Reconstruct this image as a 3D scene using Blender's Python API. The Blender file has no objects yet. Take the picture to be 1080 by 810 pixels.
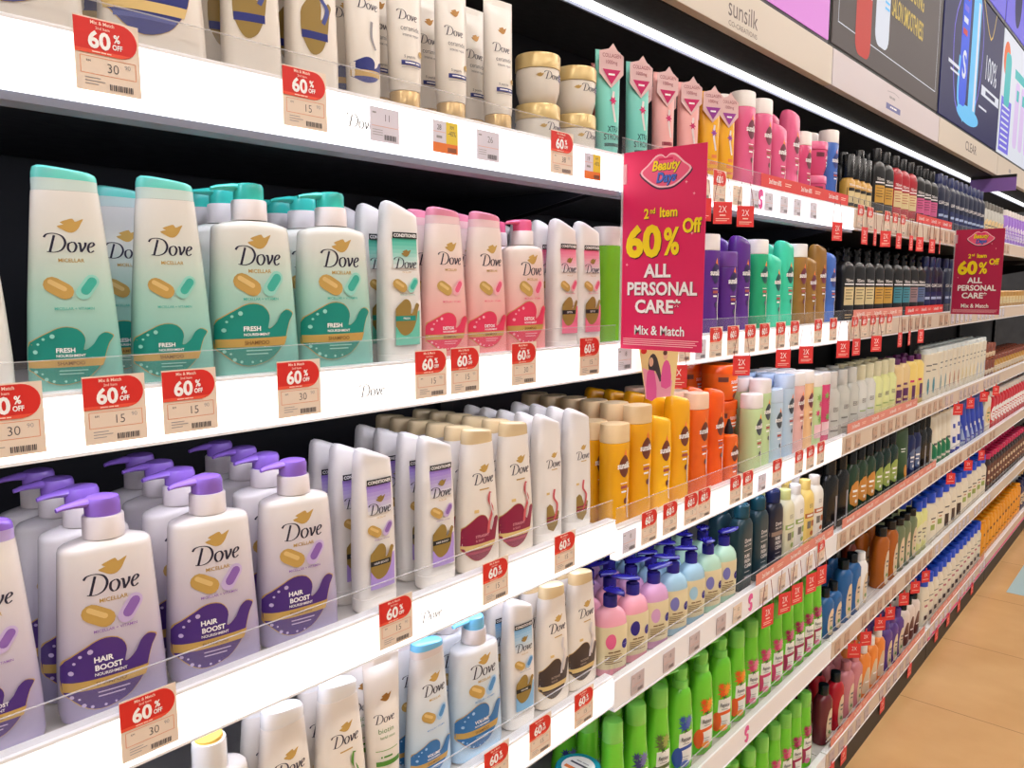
import bpy, bmesh, math, random
from mathutils import Vector, Matrix
from mathutils.geometry import tessellate_polygon
random.seed(7)
sc = bpy.context.scene
COL = sc.collection
# ------------------------------------------------------------------ camera
F, CX, CY, VPX, VPY, D, H = 825., 540., 405., 1270., 304., .80, 1.65
PIT = math.atan((CY - VPY) / F)
PSI = math.atan((VPX - CX) / math.hypot(F, CY - VPY))
_c, _s, _cp, _sp = math.cos(PSI), math.sin(PSI), math.cos(PIT), math.sin(PIT)
FW = (-_s * _cp, _c * _cp, -_sp); RT = (_c, _s, 0.); UP = (-_s * _sp, _c * _sp, _cp)
cam = bpy.data.cameras.new('camera'); camo = bpy.data.objects.new('camera', cam); COL.objects.link(camo)
cam.sensor_width = 36; cam.lens = 36 * F / 1080.; cam.clip_start = .02; cam.clip_end = 60
camo.matrix_world = Matrix(((RT[0], UP[0], -FW[0], D), (RT[1], UP[1], -FW[1], 0), (RT[2], UP[2], -FW[2], H), (0, 0, 0, 1)))
sc.camera = camo
def yy(px, py, x0=-.05):
    a = (px - CX) / F; b = -(py - CY) / F
    r = [FW[i] + a * RT[i] + b * UP[i] for i in range(3)]
    return (x0 - D) / r[0] * r[1]

# ------------------------------------------------------------------ materials
MATS = {}
def lin(c): return tuple(((v / 255.) / 12.92 if v <= 10.3 else ((v / 255. + .055) / 1.055) ** 2.4) for v in c)
def mat(name, rgb, rough=.35, metal=0., emit=0., spec=.5, noise=0., coat=0., emitcol=None):
    if name in MATS: return MATS[name]
    m = bpy.data.materials.new(name); m.use_nodes = True; nt = m.node_tree; b = nt.nodes['Principled BSDF']
    c = lin(rgb) + (1,)
    b.inputs['Base Color'].default_value = c
    b.inputs['Roughness'].default_value = rough; b.inputs['Metallic'].default_value = metal
    b.inputs['Specular IOR Level'].default_value = spec
    if coat: b.inputs['Coat Weight'].default_value = coat; b.inputs['Coat Roughness'].default_value = .08
    if emit:
        b.inputs['Emission Color'].default_value = (lin(emitcol) + (1,)) if emitcol else c
        b.inputs['Emission Strength'].default_value = emit
    if noise:
        tx = nt.nodes.new('ShaderNodeTexNoise'); tx.inputs['Scale'].default_value = 40
        mp = nt.nodes.new('ShaderNodeMapRange'); mp.inputs['To Min'].default_value = max(0, rough - noise); mp.inputs['To Max'].default_value = rough + noise
        nt.links.new(tx.outputs['Fac'], mp.inputs['Value']); nt.links.new(mp.outputs['Result'], b.inputs['Roughness'])
    MATS[name] = m; return m
def gmat(name, stops, rough=.3, coat=.0):
    """plastic whose colour changes with height on the bottle, own tint and painted-in shading: stops of (z in metres, rgb)"""
    if name in MATS: return MATS[name]
    m = bpy.data.materials.new(name); m.use_nodes = True; nt = m.node_tree; b = nt.nodes['Principled BSDF']
    tc = nt.nodes.new('ShaderNodeTexCoord'); sp = nt.nodes.new('ShaderNodeSeparateXYZ'); nt.links.new(tc.outputs['Object'], sp.inputs[0])
    mr = nt.nodes.new('ShaderNodeMapRange'); z0, z1 = stops[0][0], stops[-1][0]
    mr.inputs['From Min'].default_value = z0; mr.inputs['From Max'].default_value = z1
    nt.links.new(sp.outputs['Z'], mr.inputs['Value'])
    cr = nt.nodes.new('ShaderNodeValToRGB'); nt.links.new(mr.outputs['Result'], cr.inputs['Fac'])
    el = cr.color_ramp.elements
    while len(el) < len(stops): el.new(.5)
    for e, (z, c) in zip(el, stops):
        e.position = (z - z0) / (z1 - z0); e.color = lin(c) + (1,)
    nt.links.new(cr.outputs['Color'], b.inputs['Base Color'])
    b.inputs['Roughness'].default_value = rough
    if coat: b.inputs['Coat Weight'].default_value = coat
    MATS[name] = m; return m
def clear(name, tint, opac, gloss=.06):
    if name in MATS: return MATS[name]
    m = bpy.data.materials.new(name); m.use_nodes = True; nt = m.node_tree
    for n in list(nt.nodes): nt.nodes.remove(n)
    o = nt.nodes.new('ShaderNodeOutputMaterial'); tr = nt.nodes.new('ShaderNodeBsdfTransparent'); tr.inputs[0].default_value = (.97, .97, .97, 1)
    p = nt.nodes.new('ShaderNodeBsdfPrincipled'); p.inputs['Base Color'].default_value = lin(tint) + (1,); p.inputs['Roughness'].default_value = gloss
    mx = nt.nodes.new('ShaderNodeMixShader'); mx.inputs[0].default_value = opac
    nt.links.new(tr.outputs[0], mx.inputs[1]); nt.links.new(p.outputs[0], mx.inputs[2]); nt.links.new(mx.outputs[0], o.inputs[0])
    MATS[name] = m; return m
WHITE = mat('white_plastic', (236, 231, 227), .3)
mat('cap_white', (240, 240, 240), .25); mat('milky', (226, 216, 214), .3); mat('ink', (38, 36, 60), .4); mat('gold_print', (196, 158, 84), .35)
mat('paper_white', (240, 238, 236), .6); mat('txt_white', (250, 248, 248), .5); mat('txt_grey', (150, 146, 150), .5); mat('black_print', (25, 25, 30), .5)
mat('card_cream', (232, 214, 196), .6); mat('card_red', (214, 38, 30), .5); mat('card_orange', (232, 84, 58), .5); mat('card_line', (226, 150, 110), .6)
mat('card_plain', (218, 214, 228), .6); mat('card_plain_dim', (200, 184, 186), .6); mat('txt_dark', (70, 66, 72), .6); mat('tag_orange', (226, 120, 50), .6); mat('tag_yellow', (224, 196, 60), .6)
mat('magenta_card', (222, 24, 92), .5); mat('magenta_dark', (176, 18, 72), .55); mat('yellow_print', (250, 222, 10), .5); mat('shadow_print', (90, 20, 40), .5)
mat('shelf_black', (17, 18, 25), .5, noise=.1); mat('back_black', (15, 17, 27), .6, noise=.1); mat('shelf_grey', (206, 202, 200), .45, noise=.05)
mat('alu', (150, 155, 175), .4, .3); mat('rail_white', (244, 245, 250), .4); mat('rail_beige', (214, 196, 178), .45)
mat('lit_panel', (255, 253, 250), .4, emit=1.35, emitcol=(255, 252, 250)); mat('lit_panel_soft', (250, 250, 252), .4, emit=.7, emitcol=(250, 250, 255))
mat('led_edge', (255, 255, 255), .4, emit=1.6); mat('led', (255, 255, 255), .4, emit=13.0, emitcol=(234, 236, 255)); mat('led_top', (255, 255, 252), .4, emit=3.0)
clear('acrylic', (215, 216, 222), .055); clear('acrylic_edge', (240, 240, 244), .34, .2); clear('acrylic_red', (232, 120, 110), .72, .3)

# ------------------------------------------------------------------ text and artwork in flat label coordinates
_tx = {}
def text_tris(s, bold=0.):
    k = (s, bold)
    if k not in _tx:
        cu = bpy.data.curves.new('t', 'FONT'); cu.body = s; cu.resolution_u = 3; cu.offset = bold
        ob = bpy.data.objects.new('t', cu); me = ob.to_mesh()
        vs = [(v.co.x, v.co.y) for v in me.vertices]; me.calc_loop_triangles()
        tr = [tuple(t.vertices) for t in me.loop_triangles]
        ob.to_mesh_clear(); bpy.data.objects.remove(ob); bpy.data.curves.remove(cu)
        if vs:
            x0 = min(v[0] for v in vs); x1 = max(v[0] for v in vs)
        else: x0 = x1 = 0
        _tx[k] = ([(v[0] - x0, v[1]) for v in vs], tr, x1 - x0)
    return _tx[k]
def fill(pts): return pts, [tuple(t) for t in tessellate_polygon([[Vector((p[0], p[1], 0)) for p in pts]])]
def smooth_closed(pts, n=4):
    out = []; L = len(pts)
    for i in range(L):
        p0, p1, p2, p3 = pts[i - 1], pts[i], pts[(i + 1) % L], pts[(i + 2) % L]
        for k in range(n):
            t = k / n
            out.append(tuple(.5 * (2 * p1[j] + (p2[j] - p0[j]) * t + (2 * p0[j] - 5 * p1[j] + 4 * p2[j] - p3[j]) * t * t + (3 * p1[j] - p0[j] - 3 * p2[j] + p3[j]) * t ** 3) for j in (0, 1)))
    return out
def smooth_open(pts, n=5):
    out = []; L = len(pts)
    for i in range(L - 1):
        p0, p1, p2, p3 = pts[max(i - 1, 0)], pts[i], pts[i + 1], pts[min(i + 2, L - 1)]
        for k in range(n):
            t = k / n
            out.append(tuple(.5 * (2 * p1[j] + (p2[j] - p0[j]) * t + (2 * p0[j] - 5 * p1[j] + 4 * p2[j] - p3[j]) * t * t + (3 * p1[j] - p0[j] - 3 * p2[j] + p3[j]) * t ** 3) for j in (0, 1)))
    out.append(pts[-1]); return out
def stroke(pts, wmin, wmax, n=5):
    """calligraphic stroke: thick when it runs up and down, thin when it runs across"""
    p = smooth_open(pts, n); vs = []; tr = []
    for i, q in enumerate(p):
        a = p[max(i - 1, 0)]; b = p[min(i + 1, len(p) - 1)]
        dx, dy = b[0] - a[0], b[1] - a[1]; l = math.hypot(dx, dy) or 1e-9
        w = .5 * (wmin + (wmax - wmin) * abs(dy / l) ** 1.5)
        vs += [(q[0] - dy / l * w, q[1] + dx / l * w), (q[0] + dy / l * w, q[1] - dx / l * w)]
        if i: k = 2 * i; tr += [(k - 2, k - 1, k + 1), (k - 2, k + 1, k)]
    return vs, tr
DOVE = [[(.36, .9), (.12, .02)], [(-.12, .78), (.02, .95), (.36, 1.0), (.72, .86), (.86, .52), (.7, .16), (.36, 0.0), (-.02, .03)],
        [(1.2, .56), (1.02, .46), (.98, .2), (1.1, .02), (1.28, .08), (1.38, .34), (1.3, .53), (1.2, .56)],
        [(1.46, .5), (1.56, .5), (1.6, .04)], [(1.6, .04), (1.8, .34), (1.84, .56)],
        [(1.96, .28), (2.14, .34), (2.26, .46), (2.18, .57), (2.02, .46), (1.94, .2), (2.04, .02), (2.24, .12)]]
def dove_tris():
    V, T = [], []
    for s in DOVE:
        v, t = stroke(s, .035, .12, 5); b = len(V); V += [(x - 1.1, y) for x, y in v]; T += [tuple(i + b for i in q) for q in t]
    return V, T
BIRD = [(-.52, -.05), (-.26, .03), (-.4, .12), (-.12, .24), (.1, .3), (.18, .17), (.3, .2), (.52, .3), (.42, .1), (.32, -.1), (.14, -.28), (-.08, -.31), (-.32, -.19)]
WING = [(255, 290), (330, 215), (450, 150), (520, 118), (600, 105), (690, 125), (745, 180), (757, 240), (738, 318), (775, 316), (835, 268), (880, 197), (940, 162), (995, 178), (1022, 205), (978, 262), (942, 350), (920, 420), (880, 482), (820, 545), (740, 602), (600, 642), (480, 640), (380, 592), (300, 522), (258, 480)]
WING = [((x - 684) * 9.74e-5, (645 - y) * 9.74e-5) for x, y in WING]
WING = smooth_closed(WING, 2)
def ell(cu, cv, ru, rv, n=20, a0=0., a1=2 * math.pi): return [(cu + ru * math.cos(a0 + (a1 - a0) * i / n), cv + rv * math.sin(a0 + (a1 - a0) * i / n)) for i in range(n if a1 - a0 > 6.2 else n + 1)]
def pill(cu, cv, l, w, ang, n=6, half=0):
    pts = [(l / 2 - w / 2 + w / 2 * math.cos(t), w / 2 * math.sin(t)) for t in [(-.5 + i / n) * math.pi for i in range(n + 1)]]
    pts += [(-x, -y) for x, y in pts]
    if half: pts = [(x if x * half > 0 else 0, y) for x, y in pts]
    c, s = math.cos(ang), math.sin(ang)
    return [(cu + x * c - y * s, cv + x * s + y * c) for x, y in pts]
def rrect(u0, v0, u1, v1, r, n=4):
    out = []
    for cx, cy, a in ((u1 - r, v0 + r, -90), (u1 - r, v1 - r, 0), (u0 + r, v1 - r, 90), (u0 + r, v0 + r, 180)):
        out += [(cx + r * math.cos(math.radians(a + 90 * i / n)), cy + r * math.sin(math.radians(a + 90 * i / n))) for i in range(n + 1)]
    return out
def star(cu, cv, r, n=9, inner=.45, rot=0.): return [(cu + (r if i % 2 == 0 else r * inner) * math.cos(rot + math.pi * i / n), cv + (r if i % 2 == 0 else r * inner) * math.sin(rot + math.pi * i / n)) for i in range(2 * n)]
def rect(u0, v0, u1, v1): return [(u0, v0), (u1, v0), (u1, v1), (u0, v1)]
BLUR = {'COCONUT', 'HAIR FOOD', 'BABY LOTION', 'hair care experts', 'HAIR CARE', 'Love', 'NAT', 'COLOR', 'CARE', 'DEEP', 'OIL', 'DANDRUFF-FREE', 'was', 'Points', 'Selected items only', 'NUTRITIVE', 'BOTANICAL', 'ANTI HAIRFALL', 'HAIR FALL', 'RESCUE', 'FREE', '4', 'REPAIR ', '5 serum', 'treatment mask'}
def entry(e):
    k = e[0]
    if k == 'poly': return fill(e[1]) + (e[2],)
    if k == 'rect': return fill(rect(*e[1:5])) + (e[5],)
    if k == 'dove':
        V, T = dove_tris(); return [(e[1] + x * e[3], e[2] + y * e[3]) for x, y in V], T, e[4]
    if k == 'bird': return fill([(e[1] + x * e[3], e[2] + y * e[3]) for x, y in smooth_closed(BIRD, 2)]) + (e[4],)
    if k == 'wing': return fill([(e[1] + x * e[3], e[2] + y * (e[5] if len(e) > 5 else e[3])) for x, y in WING]) + (e[4],)
    if k == 'stroke': return stroke(e[1], e[2], e[3], 4) + (e[4],)
    if k == 'txt':   # ('txt', string, u, v, cap height, material, align, bold, xscale, shear, rotation)
        _, s, u, v, h, m = e[:6]; al = e[6] if len(e) > 6 else 'c'; bo = e[7] if len(e) > 7 else 0.; xs = e[8] if len(e) > 8 else 1.; sh = e[9] if len(e) > 9 else 0.; ro = e[10] if len(e) > 10 else 0.
        V, T, w = text_tris(s, bo); k = h / .72
        if s in BLUR:   # too small or blurred to read in the photo: a bar per word stands for it
            V, T, at = [], [], 0.
            for wd in s.split():
                ww = text_tris(wd, 0.)[2]; b4 = len(V); V += [(at, .12), (at + ww, .12), (at + ww, .6), (at, .6)]; T += [(b4, b4 + 1, b4 + 2), (b4, b4 + 2, b4 + 3)]; at += ww + .35
            w = max(at - .35, .01)
        off = {'c': w / 2, 'l': 0, 'r': w}[al]
        c, si = math.cos(ro), math.sin(ro); out = []
        for x, y in V:
            X = ((x - off) * xs + sh * y) * k; Y = y * k
            out.append((u + X * c - Y * si, v + X * si + Y * c))
        return out, T, m
    raise ValueError(k)

class MB:
    """collects faces and builds ONE mesh"""
    def __init__(s): s.v = []; s.f = []; s.m = []; s.mats = []; s.art = set()
    def mi(s, m):
        m = MATS[m] if isinstance(m, str) else m
        if m not in s.mats: s.mats.append(m)
        return s.mats.index(m)
    def add(s, vs, fs, m, M=None):
        b = len(s.v); k = s.mi(m)
        s.v += [tuple(M @ Vector(p)) for p in vs] if M is not None else [tuple(p) for p in vs]
        for f in fs: s.f.append(tuple(b + i for i in f)); s.m.append(k)
        return s
    def loft(s, rings, m, seg=24, cb=True, ct=True, M=None):
        """rings of (z, half width, half depth, exponent, tilt, shift x, shift y)"""
        vs = []; fs = []
        for r in rings:
            z, a, b = r[:3]; n = r[3] if len(r) > 3 else 2.; ti = r[4] if len(r) > 4 else 0.; sx = r[5] if len(r) > 5 else 0.; sy = r[6] if len(r) > 6 else 0.
            for i in range(seg):
                t = 2 * math.pi * i / seg; c, q = math.cos(t), math.sin(t)
                x = math.copysign(abs(c) ** (2 / n), c); y = math.copysign(abs(q) ** (2 / n), q)
                vs.append((x * b + sx, y * a + sy, z + ti * y * a))
        R = len(rings)
        for j in range(R - 1):
            for i in range(seg):
                k = (i + 1) % seg; fs.append((j * seg + i, j * seg + k, (j + 1) * seg + k, (j + 1) * seg + i))
        if cb: fs.append(tuple(reversed(range(seg))))
        if ct: fs.append(tuple((R - 1) * seg + i for i in range(seg)))
        return s.add(vs, fs, m, M)
    def box(s, x0, x1, y0, y1, z0, z1, m, bev=0., M=None):
        if not bev:
            vs = [(x, y, z) for x in (x0, x1) for y in (y0, y1) for z in (z0, z1)]
            return s.add(vs, [(0, 1, 3, 2), (4, 6, 7, 5), (0, 4, 5, 1), (2, 3, 7, 6), (0, 2, 6, 4), (1, 5, 7, 3)], m, M)
        bm = bmesh.new(); bmesh.ops.create_cube(bm, size=1)
        for v in bm.verts: v.co = Vector(((x0 + x1) / 2 + v.co.x * (x1 - x0), (y0 + y1) / 2 + v.co.y * (y1 - y0), (z0 + z1) / 2 + v.co.z * (z1 - z0)))
        bmesh.ops.bevel(bm, geom=bm.edges[:], offset=bev, segments=2, affect='EDGES', profile=.7)
        bm.verts.index_update(); vs = [v.co[:] for v in bm.verts]; fs = [[v.index for v in f.verts] for f in bm.faces]; bm.free()
        return s.add(vs, fs, m, M)
    def prism(s, pts, x0, x1, m, M=None):
        """flat outline in (y, z) given a thickness along x"""
        n = len(pts); vs = [(x0, p[0], p[1]) for p in pts] + [(x1, p[0], p[1]) for p in pts]
        _, T = fill(pts); fs = [tuple(t) for t in T] + [tuple(i + n for i in t) for t in T] + [(i, (i + 1) % n, n + (i + 1) % n, n + i) for i in range(n)]
        return s.add(vs, fs, m, M)
    def tube(s, pts, r, m, seg=6, M=None):
        vs = []; fs = []; P = [Vector(p) for p in pts]
        for i, p in enumerate(P):
            d = (P[min(i + 1, len(P) - 1)] - P[max(i - 1, 0)]).normalized(); a = d.orthogonal().normalized(); b = d.cross(a)
            vs += [p + (a * math.cos(2 * math.pi * k / seg) + b * math.sin(2 * math.pi * k / seg)) * r for k in range(seg)]
            if i: fs += [((i - 1) * seg + k, (i - 1) * seg + (k + 1) % seg, i * seg + (k + 1) % seg, i * seg + k) for k in range(seg)]
        fs += [tuple(range(seg)), tuple((len(P) - 1) * seg + k for k in range(seg))]
        return s.add(vs, fs, m, M)
    def arts(s, items, surf, du=0., dv=0., eps=.0003, step=.00018):
        """prints flat artwork onto a surface: surf(u, v) -> (x, y, z), lifted a hair per layer"""
        for li, e in enumerate(items):
            V, T, m = entry(e)
            if not T: continue
            if du or dv:
                bm = bmesh.new(); bv = [bm.verts.new((x, y, 0)) for x, y in V]
                for t in T:
                    try: bm.faces.new([bv[i] for i in t])
                    except ValueError: pass
                for ax, d in ((0, du), (1, dv)):
                    if not d: continue
                    lo = min(p[ax] for p in V); hi = max(p[ax] for p in V); k = math.ceil(lo / d)
                    while k * d < hi:
                        no = (1, 0, 0) if ax == 0 else (0, 1, 0)
                        if hi - lo > d * .8: bmesh.ops.bisect_plane(bm, geom=bm.verts[:] + bm.edges[:] + bm.faces[:], plane_co=(k * d * no[0], k * d * no[1], 0), plane_no=no)
                        k += 1
                bm.verts.index_update(); V = [(v.co.x, v.co.y) for v in bm.verts]; T = [[v.index for v in f.verts] for f in bm.faces]; bm.free()
            out = []
            for u, v in V:
                x, y, z = surf(u, v); out.append((x + eps + step * li, y, z))
            s.add(out, T, m)
        return s
    def mesh(s, name, smooth=True, angle=38):
        me = bpy.data.meshes.new(name); me.from_pydata(s.v, [], s.f)
        for m in s.mats: me.materials.append(m)
        me.polygons.foreach_set('material_index', s.m)
        if smooth:
            me.polygons.foreach_set('use_smooth', [True] * len(me.polygons))
            me.set_sharp_from_angle(angle=math.radians(angle))
        me.update(); return me

def surf_of(rings):
    """front face of a loft, as seen from the aisle"""
    def f(u, v):
        v_ = min(max(v, rings[0][0]), rings[-1][0])
        for i in range(len(rings) - 1):
            if v_ <= rings[i + 1][0]:
                r, q = rings[i], rings[i + 1]; t = (v_ - r[0]) / max(q[0] - r[0], 1e-9)
                a = r[1] + (q[1] - r[1]) * t; b = r[2] + (q[2] - r[2]) * t; n = r[3] if len(r) > 3 else 2.; sx = (r[5] if len(r) > 5 else 0.) * (1 - t) + (q[5] if len(q) > 5 else 0.) * t; break
        q = max(-.985, min(.985, u / a))
        return (b * (1 - abs(q) ** n) ** (1 / n) + sx, q * a, v)
    return f
def flat(x): return lambda u, v: (x, u, v)

# ------------------------------------------------------------------ things
def link(name, data, parent=None):
    o = bpy.data.objects.new(name, data); COL.objects.link(o)
    if parent is not None: o.parent = parent
    return o
def tag(o, label, cat, group=None, kind=None):
    if label: o['label'] = label
    if cat: o['category'] = cat
    if group: o['group'] = group
    if kind: o['kind'] = kind
    return o
class Kind:
    """a thing with its parts, built once; every further one is a copy that shares the mesh data"""
    def __init__(s, name, cat, parts, single=False):
        s.name, s.cat = name, cat
        if single:                      # too small in the picture to tell parts apart: one mesh
            b = MB()
            def eat(p):
                q = p[1]
                for f, k in zip(q.f, q.m): pass
                off = len(b.v); b.v += q.v
                for f, k in zip(q.f, q.m): b.f.append(tuple(i + off for i in f)); b.m.append(b.mi(q.mats[k]))
                for c in (p[2] if len(p) > 2 else []): eat(c)
            for p in parts: eat(p)
            s.single = b.mesh(name); s.parts = None
        else:
            s.single = None
            def mk(p): return (p[0], p[1].mesh(p[0]), [mk(c) for c in (p[2] if len(p) > 2 else [])])
            s.parts = [mk(p) for p in parts]
    def put(s, loc, rot=0., sc_=1., label=None, group=None):
        o = link(s.name, s.single); o.location = loc; o.rotation_euler = (0, 0, rot)
        if sc_ != 1.: o.scale = (sc_,) * 3 if not isinstance(sc_, tuple) else sc_
        tag(o, label, s.cat, group)
        def mk(p, par):
            c = link(p[0], p[1], par)
            for q in p[2]: mk(q, c)
        for p in (s.parts or []): mk(p, o)
        return o
ROT = [0.]
ORD = ['first', 'second', 'third', 'fourth', 'fifth', 'sixth', 'seventh', 'eighth', 'ninth', 'tenth', 'eleventh', 'twelfth']
def place(K, desc, files, z, rows=1, sp=.06, x0=-.05, rot=None, jit=3., group=None, sc_=1., same=False):
    """files: pixels of the front bottles' axes in the photo, turned into places along the shelf at depth x0"""
    rot = ROT[0] if rot is None else rot
    ys = [f if not isinstance(f, tuple) else yy(f[0], f[1], x0) for f in files]; n = len(ys)
    g = group or (K.name.replace('_', ' ') + 's, ' + desc)
    for i, y in enumerate(ys):
        r = rows[i] if isinstance(rows, (list, tuple)) else rows
        for j in range(r):
            lab = desc
            if not same:
                if r > 1: lab += ', frontmost' if j == 0 else ', rearmost' if j == r - 1 else ', %s back' % ORD[j]
                if n == 2: lab += (' of' if r > 1 else ',') + (' the left file', ' the right file')[i]
                elif n == 3: lab += (' of' if r > 1 else ',') + (' the left file', ' the middle file', ' the right file')[i]
                elif n > 3: lab += (' of' if r > 1 else ',') + ' the %s file from left' % ORD[i]
            K.put((x0 - sp * j + random.uniform(-.0008, .0008), y + (random.uniform(-.003, .003) if j else 0), z), math.radians(rot + random.uniform(-jit, jit)), sc_, lab, g if (n * (max(rows) if isinstance(rows, (list, tuple)) else rows) > 1 or group) else None)

# ------------------------------------------------------------------ the aisle: floor, ceiling, wall
def structure(name, mb, label):
    o = link(name, mb.mesh(name, False)); o['kind'] = 'structure'; o['label'] = label; return o
fm = bpy.data.materials.new('floor_tile'); fm.use_nodes = True; nt = fm.node_tree; pb = nt.nodes['Principled BSDF']
tc = nt.nodes.new('ShaderNodeTexCoord'); sx = nt.nodes.new('ShaderNodeSeparateXYZ'); nt.links.new(tc.outputs['Object'], sx.inputs[0])
def mth(op, a, b=None):
    n = nt.nodes.new('ShaderNodeMath'); n.operation = op
    for i, q in enumerate((a, b)):
        if q is None: continue
        if isinstance(q, (int, float)): n.inputs[i].default_value = q
        else: nt.links.new(q, n.inputs[i])
    return n.outputs[0]
jy = mth('ABSOLUTE', mth('SUBTRACT', mth('FRACT', mth('DIVIDE', mth('ADD', sx.outputs['Y'], 20.485), .70)), .5))
jx = mth('ABSOLUTE', mth('SUBTRACT', mth('FRACT', mth('DIVIDE', mth('ADD', sx.outputs['X'], 20.4), .70)), .5))
jm = mth('GREATER_THAN', mth('MAXIMUM', jx, jy), .4978)
nz = nt.nodes.new('ShaderNodeTexNoise'); nz.inputs['Scale'].default_value = 2.2; nz.inputs['Detail'].default_value = 6; nt.links.new(tc.outputs['Object'], nz.inputs['Vector'])
cr = nt.nodes.new('ShaderNodeValToRGB'); cr.color_ramp.elements[0].position = .35; cr.color_ramp.elements[0].color = lin((206, 162, 108)) + (1,); cr.color_ramp.elements[1].position = .7; cr.color_ramp.elements[1].color = lin((222, 180, 126)) + (1,)
nt.links.new(nz.outputs['Fac'], cr.inputs['Fac'])
mx = nt.nodes.new('ShaderNodeMix'); mx.data_type = 'RGBA'; nt.links.new(jm, mx.inputs[0]); nt.links.new(cr.outputs['Color'], mx.inputs[6]); mx.inputs[7].default_value = lin((140, 104, 72)) + (1,)
nt.links.new(mx.outputs[2], pb.inputs['Base Color']); pb.inputs['Roughness'].default_value = .24; MATS['floor'] = fm
structure('floor', MB().box(-.6, 5, -3, 14, -.06, 0, 'floor'), 'polished tan floor tiles of the shop aisle')
mat('ceiling_white', (228, 226, 224), .8, noise=.05)
structure('ceiling', MB().box(-.6, 5, -3, 14, 3.9, 3.96, 'ceiling_white'), 'plain white shop ceiling')
structure('wall_left', MB().box(-.6, -.475, -3, 14, 0, 3.9, 'back_black'), 'black back wall behind the display shelves')
mat('lamp_face', (255, 253, 248), .4, emit=24., emitcol=(255, 250, 245)); mat('lamp_body', (235, 235, 235), .4)
lk = Kind('ceiling_light', 'ceiling light', [('housing', MB().box(-.12, .12, -1.1, 1.1, .02, .06, 'lamp_body', .004)), ('diffuser', MB().box(-.105, .105, -1.08, 1.08, .0, .019, 'lamp_face'))])
k = 0
for x in (1.15, 2.9):
    for y in (-1.6, 1.2, 4.0, 6.8, 9.6):
        lk.put((x, y, 3.84), 0, 1., 'long white ceiling light, %s along the aisle, %s line' % (ORD[k % 5], 'near' if k < 5 else 'far'), 'ceiling lights over the aisle'); k += 1

# ------------------------------------------------------------------ shelf bays
BAY = [(-1.27, -.025), (-.015, 1.207), (1.213, 2.452), (2.458, 3.708), (3.714, 4.945), (4.951, 6.18), (6.186, 7.42)]
ZB = {1: 1.828, 2: 1.493, 3: 1.157, 4: .845, 5: .472, 6: .09}          # underside of each front rail
def zb(bay, lev): return ZB[lev] - ((.02, .014)[lev - 3] if bay >= 2 and lev in (3, 4) else 0)
def zs(bay, lev): return zb(bay, lev) + .0426                             # where the goods stand
WHAT = {1: 'top', 2: 'second', 3: 'third', 4: 'fourth', 5: 'fifth', 6: 'lowest'}
WHERE = ['in the bay before the lit one', 'in the lit bay of white bottles', 'in the bay of colourful bottles', 'in the bay of black shampoo', 'in the bay of white blue-capped bottles', 'in the last but one bay', 'in the farthest bay']
def dove_faint(u, v, h): return [('dove', u, v, h, 'fascia_grey')]
mat('fascia_grey', (120, 120, 126), .5); mat('kick_dark', (52, 42, 34), .6); mat('pink_edge', (226, 60, 140), .4)
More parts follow.
